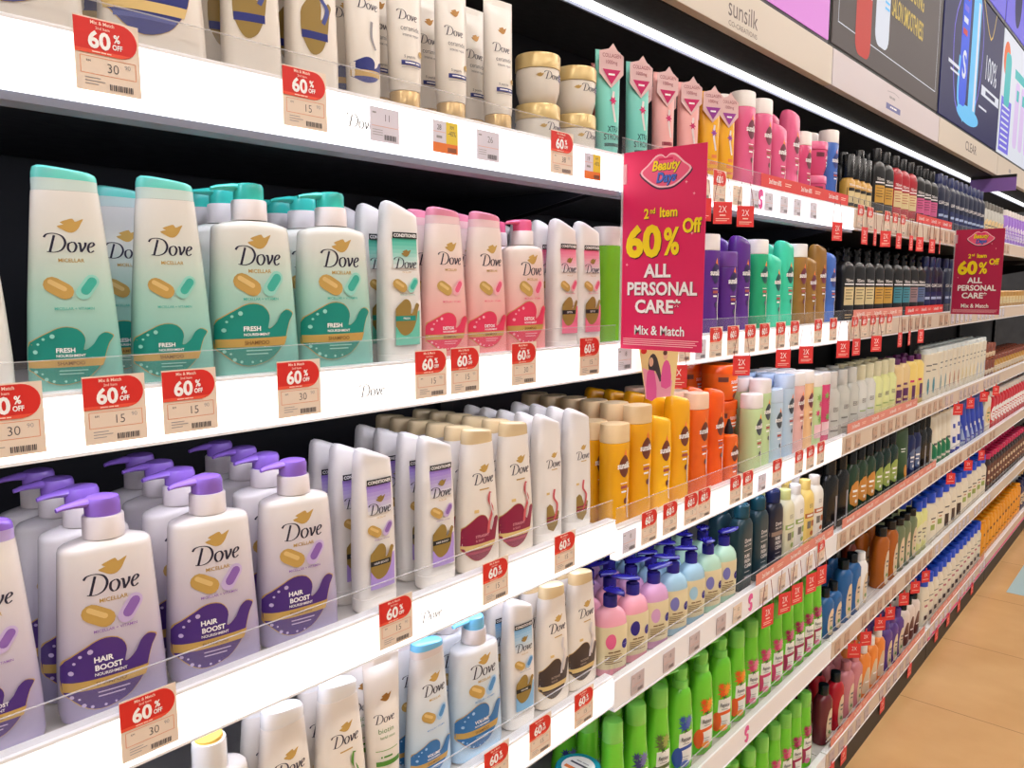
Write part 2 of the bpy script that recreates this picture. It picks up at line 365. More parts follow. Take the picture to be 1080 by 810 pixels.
def make_shelf(b, lev):
    y0, y1 = BAY[b]; z = zb(b, lev); lit = (b <= 1 and lev <= 4) or (b == 2 and lev <= 3)
    o = link('shelf', None); o.location = (0, (y0 + y1) / 2, z); hw = (y1 - y0) / 2
    tag(o, '%s %s shelf %s' % (WHAT[lev], 'glowing white-edged' if lit else 'white-railed', WHERE[b]), 'shelf', 'display shelves')
    link('board', MB().box(-.455, -.016, -hw, hw, .026, .042, 'shelf_grey').mesh('board', False), o)
    link('underside', MB().box(-.455, -.024, -hw, hw, .004, .0255, 'shelf_black').mesh('underside', False), o)
    rail = 'rail_white' if b <= 2 else 'rail_beige'
    fp = MB().box(-.0155, 0, -hw, hw, 0, .055, 'lit_panel' if lit and b == 1 else 'lit_panel_soft' if lit else rail, .0012)
    f = link('front_panel', fp.mesh('front_panel', False), o)
    if b == 1 and lev in (1, 2, 3):
        yc = {1: .627, 2: .636, 3: .735}[lev] - (y0 + y1) / 2
        link('logo_print', MB().arts(dove_faint(yc, .018, .017), flat(0.0)).mesh('logo_print', False), f)
    link('top_lip', MB().box(-.019, .0005, -hw, hw, .0555, .0595, 'rail_white', .001).mesh('top_lip', False), o)
    if lit and lev == 1:
        link('glow_edge', MB().box(-.012, .0016, -hw, hw, -.005, -.0005, 'led_edge').mesh('glow_edge', False), o)
        link('bottom_trim', MB().box(-.034, -.003, -hw, hw, -.0135, -.0055, 'alu').mesh('bottom_trim', False), o)
    else: link('bottom_trim', MB().box(-.0155, .0016, -hw, hw, -.0035, -.0005, 'rail_white').mesh('bottom_trim', False), o)
    if lit: link('light_strip', MB().box(-.058, -.038, -hw + .02, hw - .02, .0, .0035, 'led').mesh('light_strip', False), o)
    if lev in (1, 2, 3, 4):
        for s in (-1, 1):
            yb = s * (hw - .012); v = [(-.455, .004), (-.06, .004), (-.06, -.004), (-.455, -.075)]
            m = MB(); n = 4; vs = [(p[0], yb - .002, p[1]) for p in v] + [(p[0], yb + .002, p[1]) for p in v]
            m.add(vs, [(3, 2, 1, 0), (4, 5, 6, 7)] + [(i, (i + 1) % 4, 4 + (i + 1) % 4, 4 + i) for i in range(4)], 'shelf_black'); link('bracket', m.mesh('bracket', False), o)
    if lev <= 5 or b >= 3:
        h = .037 if lev > 2 else .030
        g = link('clear_guard', MB().box(-.006, -.004, -hw + .004, hw - .004, .0598, .0598 + h, 'acrylic').mesh('clear_guard', False), o)
        link('edge', MB().box(-.0062, -.0038, -hw + .004, hw - .004, .0598 + h, .0606 + h, 'acrylic_edge').mesh('edge', False), g)
    if lev == 6:
        link('kick_plate', MB().box(-.06, -.003, -hw, hw, -z, -.004, 'kick_dark').mesh('kick_plate', False), o)
        if b >= 4: link('edge_strip', MB().box(.0003, .002, -hw, hw, .0, .012, 'pink_edge').mesh('edge_strip', False), o)
    return o
for b in range(0, 7):
    for lev in range(1, 7):
        if b == 0 and lev > 5: continue
        make_shelf(b, lev)
mat('slot_dark', (3, 3, 5), .7)
for i, y in enumerate([-.02, 1.21, 2.455, 3.711, 4.948, 6.183, 7.43]):
    m = MB().box(-.474, -.4565, y - .02, y + .02, 0, 2.2, 'shelf_black', .002)
    o = link('upright', None); o.location = (0, 0, 0); tag(o, 'black slotted steel upright, %s along the back wall' % ORD[i], 'shelf upright', 'uprights of the shelving')
    p = link('post', m.mesh('post', False), o)
    sl = MB()
    for q in range(36): sl.box(-.4564, -.456, y - .009, y - .005, .3 + q * .05, .325 + q * .05, 'slot_dark'); sl.box(-.4564, -.456, y + .005, y + .009, .3 + q * .05, .325 + q * .05, 'slot_dark')
    link('slot_pattern', sl.mesh('slot_pattern', False), p)
# ------------------------------------------------------------------ canopy, header panels and posters
mat('header_cream', (206, 196, 182), .5); mat('header_lilac', (204, 195, 200), .5); mat('ink_brown', (92, 78, 74), .5); mat('canopy_black', (8, 7, 11), .75, noise=.08); mat('purple_board', (128, 92, 170), .5)
mat('blue_label', (96, 100, 160), .5)
for b in range(0, 7):
    y0, y1 = BAY[b]; hw = (y1 - y0) / 2; y = (y0 + y1) / 2
    o = link('display_canopy', None); o.location = (-.085, y, 2.25); tag(o, 'black canopy over the top shelf %s' % WHERE[b], 'canopy', 'canopies over the shelves')
    link('soffit', MB().box(-.385, -.026, -hw - .003, hw + .003, 0, .1, 'canopy_black').mesh('soffit', False), o)
    hp = link('header_panel', MB().box(-.024, 0, -hw, hw, .003, .11, 'header_lilac' if b == 3 else 'header_cream', .002).mesh('header_panel', False), o)
    it = []
    if b == 2:
        u = 1.852 - y
        it = [('txt', 'sunsilk', u, .034, .044, 'ink_brown', 'c', .0, .98), ('txt', 'CO-CREATIONS', u, .012, .012, 'ink_brown', 'c', -.005, 1.3)]
    elif b == 3:
        u = 3.07 - y; it = [('rect', u - .085, .025, u + .085, .045, 'blue_label'), ('txt', 'hair care experts', u, .032, .008, 'txt_white'), ('txt', 'HAIR CARE', u - .02, .062, .012, 'txt_grey', 'c', 0., .8), ('stroke', [(u - .08, .083), (u, .088), (u + .06, .082)], .002, .002, 'txt_grey')]
    elif b == 4: it = [('txt', 'CLEAR', 4.31 - y, .04, .042, 'ink_brown', 'c', .01, 1.35)]
    elif b == 5: it = [('txt', 'Love', 5.3 - y, .046, .03, 'txt_grey', 'c', -.01, .8)]
    if it: link('lettering', MB().arts(it, flat(0)).mesh('lettering', False), hp)
    if b < 7:
        ls = link('light_strip', MB().box(-.143, -.128, -hw - .002, hw + .002, -.011, -.0005, 'led_top').mesh('light_strip', False), o)
        link('light_rail', MB().box(-.156, -.1505, -hw - .002, hw + .002, -.013, -.0005, 'alu').mesh('light_rail', False), o)
    if b == 4: link('end_board', MB().box(-.12, .095, hw - .012, hw - .002, -.085, -.016, 'purple_board', .001).mesh('end_board', False), o); link('end_bracket', MB().box(-.12, .095, hw - .012, hw - .002, -.0155, -.0005, 'canopy_black').mesh('end_bracket', False), o)
# lit posters above the header
mat('frame_black', (14, 12, 18), .5)
def glow(name, rgb, e=.75): return mat(name, (10, 10, 12), .5, emit=1.0, emitcol=rgb, spec=.08)
glow('ad_pink', (238, 150, 226)); glow('ad_rose', (236, 90, 170)); glow('ad_green', (90, 200, 130)); glow('ad_brown', (92, 80, 76), .5); glow('ad_brown_dark', (62, 52, 52), .6); glow('ad_gold', (222, 190, 92)); glow('ad_red', (206, 62, 52)); glow('ad_white', (228, 230, 240), .8); glow('ad_navy', (34, 34, 84), .7); glow('ad_blue', (50, 90, 230), .8); glow('ad_cyan', (110, 200, 250), .9); glow('ad_violet', (120, 110, 226), .8); glow('ad_teal', (70, 190, 190), .8); glow('ad_orange', (238, 110, 50), .8); glow('ad_lilac', (226, 200, 240), .85)
def poster(b, base, items, label, z0=2.375, z1=3.02, name='lit_poster'):
    y0, y1 = BAY[b]; hw = (y1 - y0) / 2; o = link(name, None); o.location = (-.1, (y0 + y1) / 2, z0); tag(o, label, 'poster', 'lit posters above the shelves'); h = z1 - z0
    link('frame', MB().box(-.06, .0, -hw, hw, -.012, h, 'frame_black').mesh('frame', False), o)
    p = link('face', MB().box(.0003, .004, -hw + .012, hw - .012, .006, h - .006, base).mesh('face', False), o)
    link('artwork_print', MB().arts(items, flat(.004)).mesh('artwork_print', False), p)
def bot(u, v, w, h, m): return ('poly', rrect(u - w / 2, v, u + w / 2, v + h, w * .3), m)
poster(2, 'ad_pink', [('poly', ell(.1, .5, .35, .2), 'ad_lilac'), bot(.18, .09, .13, .4, 'ad_rose'), bot(.34, .10, .12, .38, 'ad_green'), bot(.02, .12, .12, .36, 'ad_rose'), bot(-.2, .1, .12, .4, 'ad_rose'), ('rect', .14, .2, .23, .28, 'ad_white'), ('rect', -.16, .2, -.24, .28, 'ad_white')], 'pink lit poster of pink and green bottles above the cream header')
br = [('poly', rect(-.57, .075, .57, .078), 'ad_white'), ('rect', .567, .075, .57, .62, 'ad_white'), ('rect', -.57, .075, -.567, .62, 'ad_white'), bot(-.34, .02, .15, .52, 'ad_red'), bot(-.15, .09, .15, .52, 'ad_white'), ('rect', -.215, .3, -.08, .42, 'ad_red'), ('rect', -.41, .36, -.27, .42, 'ad_gold'), ('rect', -.215, .44, -.08, .47, 'ad_gold'),
      ('txt', 'S', -.36, .27, .07, 'ad_white', 'c', .02), ('txt', '4', -.2, .32, .05, 'ad_white', 'c', .02), ('txt', 'LONG LASTING', .17, .325, .066, 'ad_gold', 'c', .015, .5), ('txt', 'SALON SMOOTHNESS', .14, .222, .066, 'ad_gold', 'c', .015, .44)]
br += [('rect', -.31, .3 - i * .018, -.275, .308 - i * .018, 'ad_white') for i in range(6)] + [('rect', -.14, .26 - i * .02, -.09, .268 - i * .02, 'ad_cyan') for i in range(3)]
poster(3, 'ad_brown', br, 'brown lit poster with red and white bottles and gold capitals')
nv = [('stroke', [(-.25, .62), (-.42, .4), (-.34, .1), (-.1, .06), (.1, .2), (.14, .5), (.0, .66)], .012, .012, 'ad_violet'), ('poly', ell(-.08, .075, .22, .04), 'ad_cyan'), bot(-.22, .1, .15, .5, 'ad_blue'), bot(-.02, .08, .16, .56, 'ad_cyan'), ('rect', -.0, .11, .04, .6, 'ad_white'), ('stroke', [(.1, .64), (.3, .5), (.4, .64)], .01, .01, 'ad_gold'), ('stroke', [(-.3, .3), (-.3, .12), (-.18, .04)], .02, .03, 'ad_cyan')]
nv += [('txt', '100%', .36, .3, .12, 'ad_white', 'c', .0, .8), ('rect', .16, .215, .58, .262, 'ad_white'), ('txt', 'DANDRUFF-FREE', .37, .224, .03, 'ad_navy', 'c', .01, .75), ('rect', -.5, .235, -.3, .25, 'ad_white'), ('rect', -.46, .21, -.3, .22, 'ad_white'), ('rect', .12, .15, .3, .16, 'ad_white'), ('txt', 'S', -.22, .22, .12, 'ad_white', 'c', .02)] + [('rect', -.28, .4 + .05 * i, -.2, .425 + .05 * i, ('ad_red', 'ad_white', 'ad_violet')[i % 3]) for i in range(4)]
poster(4, 'ad_navy', nv, 'dark navy lit poster with glowing blue bottles and 100 percent')
wb = [('rect', -.58, .02, -.3, .3, 'ad_violet'), ('poly', ell(-.5, .5, .09, .09), 'ad_orange'), bot(-.45, .26, .16, .28, 'ad_teal'), ('rect', -.25, .45, .5, .5, 'ad_teal'), bot(-.14, .08, .13, .36, 'ad_lilac'), bot(.04, .08, .13, .36, 'ad_lilac'), bot(.22, .08, .13, .36, 'ad_lilac'), ('rect', -.17, .34, -.1, .4, 'ad_teal'), ('rect', .01, .34, .08, .4, 'ad_teal')] + [('rect', -.56, .04 + .03 * i, -.36, .05 + .03 * i, 'ad_white') for i in range(8)]
poster(5, 'ad_white', wb, 'white lit poster with teal pack and pale bottles')
poster(6, 'ad_lilac', [bot(-.3 + .2 * i, .1, .13, .4, 'ad_violet') for i in range(4)], 'lilac lit poster at the far end')
for b in (4, 5, 6):
    poster(b, 'ad_violet', [('poly', ell(-.3 + .3 * i, .2, .1, .16), ('ad_blue', 'ad_lilac', 'ad_navy')[(i + b) % 3]) for i in range(3)], 'violet lit banner above the %s poster' % ('navy', 'white', 'lilac')[b - 4], 3.04, 3.6, 'lit_banner')

# ------------------------------------------------------------------ goods: shared shapes
def ribs(M_, r, z0, z1, m, n=20, seg=None): M_.loft([(z0, r, r), (z1 - .002, r * .985, r * .985), (z1, r * .94, r * .94)], m, 28)
def pump_head(m, z0, r=.0165, reach=.052, rot=0., stem='milky'):
    """round head with a long flat spout to one side"""
    b = MB(); R = Matrix.Rotation(rot, 4, 'Z')
    b.loft([(z0, r, r), (z0 + .008, r * 1.0, r), (z0 + .014, r * .98, r * .98, 2.2), (z0 + .018, r * .9, r * .9), (z0 + .0195, r * .6, r * .6)], m, 24, M=R)
    P = [(0, z0 + .0135, .0075, .0052), (-.02, z0 + .014, .0085, .0046), (-reach * .65, z0 + .0135, .007, .0034), (-reach * .86, z0 + .0125, .005, .0028), (-reach, z0 + .0108, .0035, .0022)]
    vs = []; fs = []
    for y, z, w, h in P:
        for i in range(10):
            t = 2 * math.pi * i / 10; vs.append((w * math.cos(t), y, z + h * math.sin(t)))
    for j in range(4):
        for i in range(10): fs.append((j * 10 + i, (j + 1) * 10 + i, (j + 1) * 10 + (i + 1) % 10, j * 10 + (i + 1) % 10))
    fs += [tuple(reversed(range(10))), tuple(40 + i for i in range(10))]; fs = [tuple(reversed(f)) for f in fs]
    return b.add(vs, fs, m, R)
def capsules(u, v, s, m2): return [('poly', pill(u - .0125 * s, v, .0275 * s, .0155 * s, -.55), 'gold_print'), ('poly', pill(u - .0135 * s, v + .0026 * s, .018 * s, .0045 * s, -.55), 'gold_pale'), ('poly', pill(u + .0125 * s, v + .001 * s, .027 * s, .0135 * s, .95), m2 + '_pale'), ('poly', pill(u + .0135 * s, v + .002 * s, .019 * s, .0085 * s, .95), m2 + '_mid')]
mat('gold_pale', (222, 190, 124), .35)
def hue(n, dark, mid, pale):
    mat(n, dark, .35); mat(n + '_mid', mid, .35); mat(n + '_pale', pale, .35)
hue('teal', (20, 138, 124), (64, 176, 158), (150, 214, 200)); hue('rose', (226, 56, 92), (232, 92, 128), (240, 176, 186)); hue('violet', (72, 40, 122), (140, 100, 180), (200, 180, 222)); hue('blue', (44, 112, 172), (70, 140, 200), (160, 200, 232)); hue('crimson', (140, 24, 62), (180, 60, 90), (226, 150, 160)); hue('cocoa', (66, 52, 48), (100, 84, 76), (170, 152, 140)); hue('navy', (34, 42, 120), (70, 80, 150), (150, 150, 200)); hue('leaf', (80, 140, 50), (120, 170, 80), (190, 215, 160))
def micellar_art(m, s, vb, name1, name2, sz=.0044, pos=(.1747, .1488, .1395, .1145, .0935), wv=1.06):
    """bird, wordmark, capsules and the dark wing with its gold band"""
    L = [('bird', .001, pos[0], .022 * s, 'gold_print'), ('dove', .0, pos[1], .0178 * s, 'ink'), ('txt', 'MICELLAR', .0, pos[2], .0036 * s, 'gold_print', 'c', .01)]
    L += capsules(.0, pos[3], s, m)
    L += [('txt', 'MICELLAR + VITAMIN', 0, pos[4], .0026 * s, m + '_mid', 'c', .01), ('wing', 0, vb, s * 1.025, 'gold_print', wv * 1.022), ('wing', 0, vb + .0006, s, m, wv)]
    L += [('poly', [(-.0415 * s, vb + .0162 * wv), (.0215 * s, vb + .0168 * wv), (.0248 * s, vb + .0243 * wv), (-.0415 * s, vb + .0232 * wv)], 'gold_print')]
    L += [('txt', name1, -.0185 * s, vb + .0300 * wv, sz * s, 'txt_white', 'l', .03), ('txt', name2, -.0185 * s, vb + .0258 * wv, .0026 * s, 'txt_white', 'l', .02), ('txt', 'SHAMPOO', -.018 * s, vb + .0184 * wv, .0036 * s, 'txt_brown', 'l', .01)]
    L += [('rect', -.017 * s, vb + (.0128 - .003 * i) * wv, (.008 - .004 * i) * s, vb + (.0138 - .003 * i) * wv, m + '_pale') for i in range(2)]
    for (x, y, r) in [(-.021, .045, .0022), (-.0285, .0425, .0014), (-.033, .038, .0012), (-.0355, .031, .002), (-.036, .013, .0016), (-.031, .011, .001), (-.028, .006, .0018), (-.022, .004, .0014), (-.012, .0035, .0012), (-.004, .004, .001)]:
        L.append(('poly', ell(x * s, vb + y * wv, r * s, r * s, 9), m + '_pale'))
    return L
mat('txt_brown', (120, 84, 40), .4)
def serum_art(m, s, vb, name1, name2, ribbon='ribbon_red', vt=None):
    if vt is not None:
        return [e for e in serum_art(m, s, vb, name1, name2, ribbon) if e[0] not in ('bird', 'dove') and not (e[0] == 'txt' and e[1] == 'NUTRITIVE')] + [('bird', .001, vt + .026, .021 * s, 'gold_print'), ('dove', .0, vt, .0178 * s, 'ink')]
    L = [('bird', .001, vb + .1475 * s, .021 * s, 'gold_print'), ('dove', .0, vb + .123 * s, .0178 * s, 'ink'), ('txt', 'NUTRITIVE', .0, vb + .1125 * s, .003 * s, 'gold_print'), ('poly', rrect(-.021 * s, vb + .078 * s, -.012 * s, vb + .083 * s, .001), 'gold_pale')]
    w = s * 1.38
    L += [('wing', 0, vb, s * 1.025, 'gold_print', w * 1.02), ('wing', 0, vb + .0006, s, m, w), ('poly', [(-.0415 * s, vb + .0135 * w), (.0195 * s, vb + .0141 * w), (.0225 * s, vb + .0203 * w), (-.0415 * s, vb + .0195 * w)], 'gold_pale'), ('rect', -.036 * s, vb + .009 * w, .012 * s, vb + .0118 * w, m + '_mid')]
    L += [('stroke', [(.012 * s, vb + .108 * s), (.009 * s, vb + .095 * s), (.016 * s, vb + .078 * s), (.009 * s, vb + .06 * s), (.006 * s, vb + .042 * s)], .001 * s, .006 * s, ribbon), ('stroke', [(.013 * s, vb + .106 * s), (.012 * s, vb + .088 * s), (.0185 * s, vb + .066 * s), (.012 * s, vb + .046 * s)], .0008 * s, .003 * s, 'milky')]
    L += [('txt', name1, -.02 * s, vb + .0275 * w, .0042 * s, m + '_pale', 'l', .025), ('txt', name2, -.02 * s, vb + .0228 * w, .0036 * s, m + '_pale', 'l', .01)]
    return L
mat('ribbon_red', (206, 90, 96), .4); mat('ribbon_silver', (214, 210, 214), .35); mat('ribbon_blue', (110, 120, 180), .4); mat('ribbon_green', (90, 150, 60), .4)
SH = [(0, .034, .015, 2.6), (.003, .040, .0178, 2.6), (.012, .0425, .0192, 2.6), (.05, .0418, .0195, 2.6), (.10, .0385, .019, 2.6), (.16, .0335, .0175, 2.6), (.200, .0300, .016, 2.6), (.2075, .0292, .0155, 2.6)]
def k_disc(name, body, capm, art, collar):
    b = MB().loft(PB, body, 36); c = MB().loft([(.1927, .0205, .0205), (.225, .0198, .0198), (.2285, .0192, .0192)], collar, 28); h = MB().loft([(.2287, .0165, .0165, 2., .12), (.2325, .0155, .0155, 2., .12)], capm, 24)
    return Kind(name, 'bottle', [('body', b, [('label_print', MB().arts(art, surf_of(PB), .007, .014))]), ('cap', c), ('cap_top', h)])
def k_shampoo(name, body, capm, art, capm2='milky', sc=1.0):
    b = MB().loft(SH, body, 32)
    c = MB().loft([(.2077, .0288, .0153, 2.6), (.2185, .0284, .0151, 2.6, -.03)], capm2, 32, True, False).loft([(.2185, .0284, .0151, 2.6, -.03), (.2235, .0280, .0148, 2.6, -.06), (.2270, .0268, .0140, 2.5, -.1), (.2290, .0235, .0115, 2.3, -.12), (.2298, .014, .006, 2.1, -.12)], capm, 32, False, True)
    a = MB().arts(art, surf_of(SH), .006, .014)
    return Kind(name, 'bottle', [('body', b, [('label_print', a)]), ('cap', c)])
PB = [(0, .046, .020, 2.5), (.003, .0515, .0242, 2.5), (.012, .0535, .0258, 2.6), (.05, .0525, .0262, 2.6), (.10, .0495, .026, 2.6), (.15, .0465, .0252, 2.6), (.180, .0447, .0244, 2.5), (.1845, .0436, .0237, 2.5), (.1868, .041, .0228, 2.4), (.1893, .033, .021, 2.2), (.1915, .0235, .0195, 2.0)]
def k_pump(name, body, capm, art, collar='milky', rot=0.):
    b = MB().loft(PB, body, 36)
    c = MB().loft([(.1927, .0205, .0205), (.2145, .020, .020), (.216, .0188, .0188)], collar, 28)
    h = pump_head(capm, .2162, .0172, .044, rot)
    a = MB().arts(art, surf_of(PB), .007, .014)
    return Kind(name, 'pump bottle', [('body', b, [('label_print', a)]), ('collar', c), ('pump_head', h)])
CB = [(0, .029, .0155, 3.), (.004, .0325, .0185, 3.), (.022, .0335, .0192, 3.), (.0225, .0328, .0186, 3.), (.06, .0328, .0188, 3.2), (.13, .0308, .018, 3.4), (.19, .0285, .0165, 3.4), (.2135, .0272, .0155, 3.2), (.2195, .0265, .0148, 3., -.2), (.2235, .0245, .0128, 2.8, -.32), (.2258, .020, .0095, 2.5, -.4), (.2268, .012, .005, 2.2, -.42)]
def k_cond(name, body, art, du=.006):
    b = MB().loft(CB, body, 32); a = MB().arts(art, surf_of(CB), du, .014)
    return Kind(name, 'bottle', [('body', b, [('label_print', a)])])
def strip_art(m, cols, top='CONDITIONER'):
    """narrow printed band: dark bar, colour fading to white, wordmark, gold wing, colour block"""
    L = []; u0, u1 = -.0205, .0205; n = 8; v1, v0 = .1825, .142
    for i in range(n):
        t = (i + .5) / n; nm = '%s_fade%d' % (m, i); mat(nm, tuple(int(cols[j] + (236 - cols[j]) * t) for j in range(3)), .35)
        L.append(('rect', u0, v1 - (i + 1) * (v1 - v0) / n, u1, v1 - i * (v1 - v0) / n, nm))
    L += [('rect', u0, .1822, u1, .1905, 'black_print'), ('txt', top, 0, .1842, .0044, 'txt_white', 'c', .03, .9), ('bird', 0, .1625, .0155, 'gold_dull'), ('dove', -.001, .1415, .0152, 'ink'), ('txt', 'MICELLAR', 0, .1352, .0024, 'gold_print')]
    L += capsules(-.0005, .118, .86, m) + [('txt', 'MICELLAR + VITAMIN', 0, .1045, .0019, m + '_mid')]
    L += [('rect', u0, .036, u1, .062, m + '_block'), ('poly', [(u0, .062), (u1, .062), (u1, .084)], m + '_block')]
    W = [(max(u0, min(u1, x * .55 + .0015)), .0495 + y * .95) for x, y in WING]
    L += [('poly', W, 'gold_dull'), ('rect', u0, .0695, .0125, .0765, 'black_print' if m != 'teal' else 'teal'), ('txt', name2c(m), -.003, .0715, .003, 'txt_white', 'c', .01)]
    return L
mat('gold_dull', (150, 122, 58), .35)
def name2c(m): return {'teal': 'FRESH', 'rose': 'DETOX', 'violet': 'HAIR BOOST', 'blue': 'VOLUME'}[m]
mat('teal_block', (110, 200, 176), .35); mat('rose_block', (238, 116, 150), .35); mat('violet_block', (178, 150, 222), .35); mat('blue_block', (140, 190, 228), .35)
gmat('body_teal', [(0, (122, 186, 174)), (.04, (128, 192, 180)), (.11, (176, 214, 200)), (.165, (222, 222, 214)), (.21, (232, 228, 222))], .22)
gmat('body_rose', [(0, (238, 150, 150)), (.05, (240, 160, 156)), (.12, (238, 198, 190)), (.18, (236, 222, 214)), (.21, (240, 222, 218))], .22)
gmat('body_lavender', [(0, (150, 140, 174)), (.05, (174, 164, 194)), (.11, (208, 200, 212)), (.19, (234, 228, 224))], .25)  # shading of the lower half is put into the colour as a purple-grey fade
gmat('body_sky', [(0, (170, 200, 226)), (.06, (190, 212, 230)), (.13, (214, 224, 232)), (.2, (232, 230, 230))], .22)
gmat('body_cream', [(0, (226, 214, 200)), (.1, (236, 228, 218)), (.2, (238, 232, 226))], .28)
mat('cap_teal', (66, 206, 192), .2); mat('cap_rose', (240, 150, 176), .2); mat('cap_rose_deep', (236, 104, 148), .2); mat('cap_violet', (152, 112, 216), .22); mat('cap_lilac', (200, 180, 236), .22); mat('cap_sky', (120, 196, 236), .2); mat('cap_beige', (228, 204, 160), .25); mat('cap_yellow', (244, 196, 96), .25)
A_teal = micellar_art('teal', 1., .0205, 'FRESH', 'NOURISHMENT'); A_rose = micellar_art('rose', 1., .0225, 'DETOX', 'NOURISHMENT'); A_blue = micellar_art('blue', 1., .0205, 'VOLUME', 'NOURISHMENT'); A_vio = micellar_art('violet', 1., .0205, 'HAIR BOOST', 'NOURISHMENT', .0036)
PPOS = (.168, .141, .132, .1185, .1005)
def A_pump(m, a, b_, sz=.0044):
    return micellar_art(m, 1.22, .0245, a, b_, sz, PPOS, 1.36)
mat('milky_teal', (206, 226, 220), .25); mat('milky_rose', (240, 206, 208), .25); mat('cap_teal_soft', (112, 216, 202), .18)
KTS = k_shampoo('flip_cap_bottle', 'body_teal', 'cap_teal_soft', A_teal, 'milky_teal')
KTP = k_pump('pump_bottle', 'body_teal', 'cap_teal', A_pump('teal', 'FRESH', 'NOURISHMENT'))
KTC = k_cond('conditioner_bottle', WHITE, strip_art('teal', (70, 190, 164)))
KRS = k_shampoo('flip_cap_bottle', 'body_rose', 'cap_rose', A_rose, 'milky_rose')
KRP = k_pump('pump_bottle', 'body_rose', 'cap_rose_deep', A_pump('rose', 'DETOX', 'NOURISHMENT'))
KRC = k_cond('conditioner_bottle', WHITE, strip_art('rose', (240, 110, 150)))
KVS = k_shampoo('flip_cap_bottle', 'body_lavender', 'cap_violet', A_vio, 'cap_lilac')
VA = micellar_art('violet', 1.22, .016, 'HAIR', 'NOURISHMENT', .0040, (.165, .138, .129, .1155, .098), 1.42); VA.append(('txt', 'BOOST', -.0225, .016 + .0300 * 1.45, .0058, 'txt_white', 'l', .035))
VA = [e if not (e[0] == 'txt' and e[1] == 'HAIR') else ('txt', 'HAIR', -.0225, .016 + .0352 * 1.45, .0058, 'txt_white', 'l', .035) for e in VA]
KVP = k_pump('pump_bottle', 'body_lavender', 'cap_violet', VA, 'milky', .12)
KVC = k_cond('conditioner_bottle', WHITE, strip_art('violet', (150, 120, 214)))
KGS = k_shampoo('flip_cap_bottle', 'body_cream', 'cap_beige', serum_art('crimson', 1., .0205, 'STRAIGHT', '& SILKY'), 'cap_beige')
KBS = k_shampoo('flip_cap_bottle', 'body_cream', 'cap_beige', serum_art('cocoa', 1., .0205, 'INTENSE', 'REPAIR', 'ribbon_silver'), 'cap_beige')
RW = [('bird', 0.003, .1605, .0155, 'gold_print'), ('dove', .002, .139, .0148, 'ink'), ('txt', 'NUTRITIVE', .003, .134, .0022, 'gold_print'), ('rect', -.017, .092, -.010, .096, 'gold_pale'), ('poly', [(-.017, .04), (-.013, .03), (.0, .024), (.011, .035), (.015, .058), (.011, .06), (.007, .05), (.003, .055), (-.003, .07), (-.010, .075), (-.017, .07)], 'gold_dull'), ('rect', -.0165, .042, .0125, .046, 'crimson'), ('rect', -.0165, .049, .0125, .052, 'crimson'), ('stroke', [(.002, .1), (.0, .085), (.009, .072), (.006, .055), (0, .045)], .001, .005, 'ribbon_red')]
KWC = k_cond('conditioner_bottle', WHITE, RW)
KBC = k_cond('conditioner_bottle', WHITE, strip_art('blue', (120, 180, 226)))
KSS = k_shampoo('flip_cap_bottle', 'body_sky', 'cap_sky', A_blue)
KSP = k_pump('pump_bottle', 'body_sky', 'cap_sky', A_pump('blue', 'VOLUME', 'NOURISHMENT'))
KLS = k_shampoo('flip_cap_bottle', 'body_cream', 'cap_white', serum_art('leaf', 1., .0205, 'BOTANICAL', 'ANTI HAIRFALL', 'ribbon_green'), 'cap_white')
KLS2 = k_shampoo('flip_cap_bottle', 'body_cream', 'cap_white', serum_art('cocoa', 1., .0205, 'HAIR FALL', 'RESCUE', 'ribbon_silver'), 'cap_white')
KYP = k_disc('disc_cap_bottle', WHITE, 'cap_yellow', serum_art('navy', 1.22, .0105, 'INTENSE', 'REPAIR', 'ribbon_blue', .142), 'cap_white')
KNP = k_pump('pump_bottle', 'body_cream', 'cap_white', serum_art('navy', 1.22, .034, 'INTENSE', 'REPAIR', 'ribbon_blue', .146), 'cap_white')
KNS = k_shampoo('flip_cap_bottle', 'body_cream', 'cap_beige', serum_art('navy', 1., .0205, 'INTENSE', 'REPAIR', 'ribbon_blue'), 'cap_beige')
NC = [('bird', 0.0, .168, .018, 'gold_print'), ('dove', 0, .149, .0135, 'ink'), ('poly', [(x * .55, .06 + y * 1.35) for x, y in WING], 'gold_dull'), ('rect', -.0225, .078, .012, .087, 'navy'), ('stroke', [(.004, .15), (.002, .13), (.012, .115), (.006, .098)], .001, .006, 'navy_mid')]
KNC = k_cond('conditioner_bottle', 'body_cream', NC)
# tubes that stand on their caps
def k_tube(name, body, capm, art, w=.0265, h=.205, caph=.03, r=.0205, extra=None, single=False, crimp=True):
    R = [(caph, r, r * .95, 2.), (caph + .01, r * 1.06, r, 2.), (caph + (h - caph) * .4, r + (w - r) * .5, r * .78, 2.1), (h - .03, w * .97, r * .4, 2.1), (h - .012, w, .0035, 2.4), (h - .010, w, .0016, 3.), (h, w, .0012, 3.)]
    b = MB().loft(R, body, 28); c = MB().loft([(0, r * .98, r * .93), (.003, r * 1.0, r * .96), (caph - .002, r * 1.0, r * .96), (caph - .0005, r * .97, r * .93)], capm, 24)
    a = MB().arts(art, surf_of(R), .006, .012) if art else None
    P = [('body', b, [('label_print', a)] if a else []), ('cap', c)]
    if extra: P.append(extra)
    return Kind(name, 'tube', P, single)
mat('gold_cap', (206, 170, 112), .25, .35); mat('violet_cap_soft', (206, 196, 222), .3)
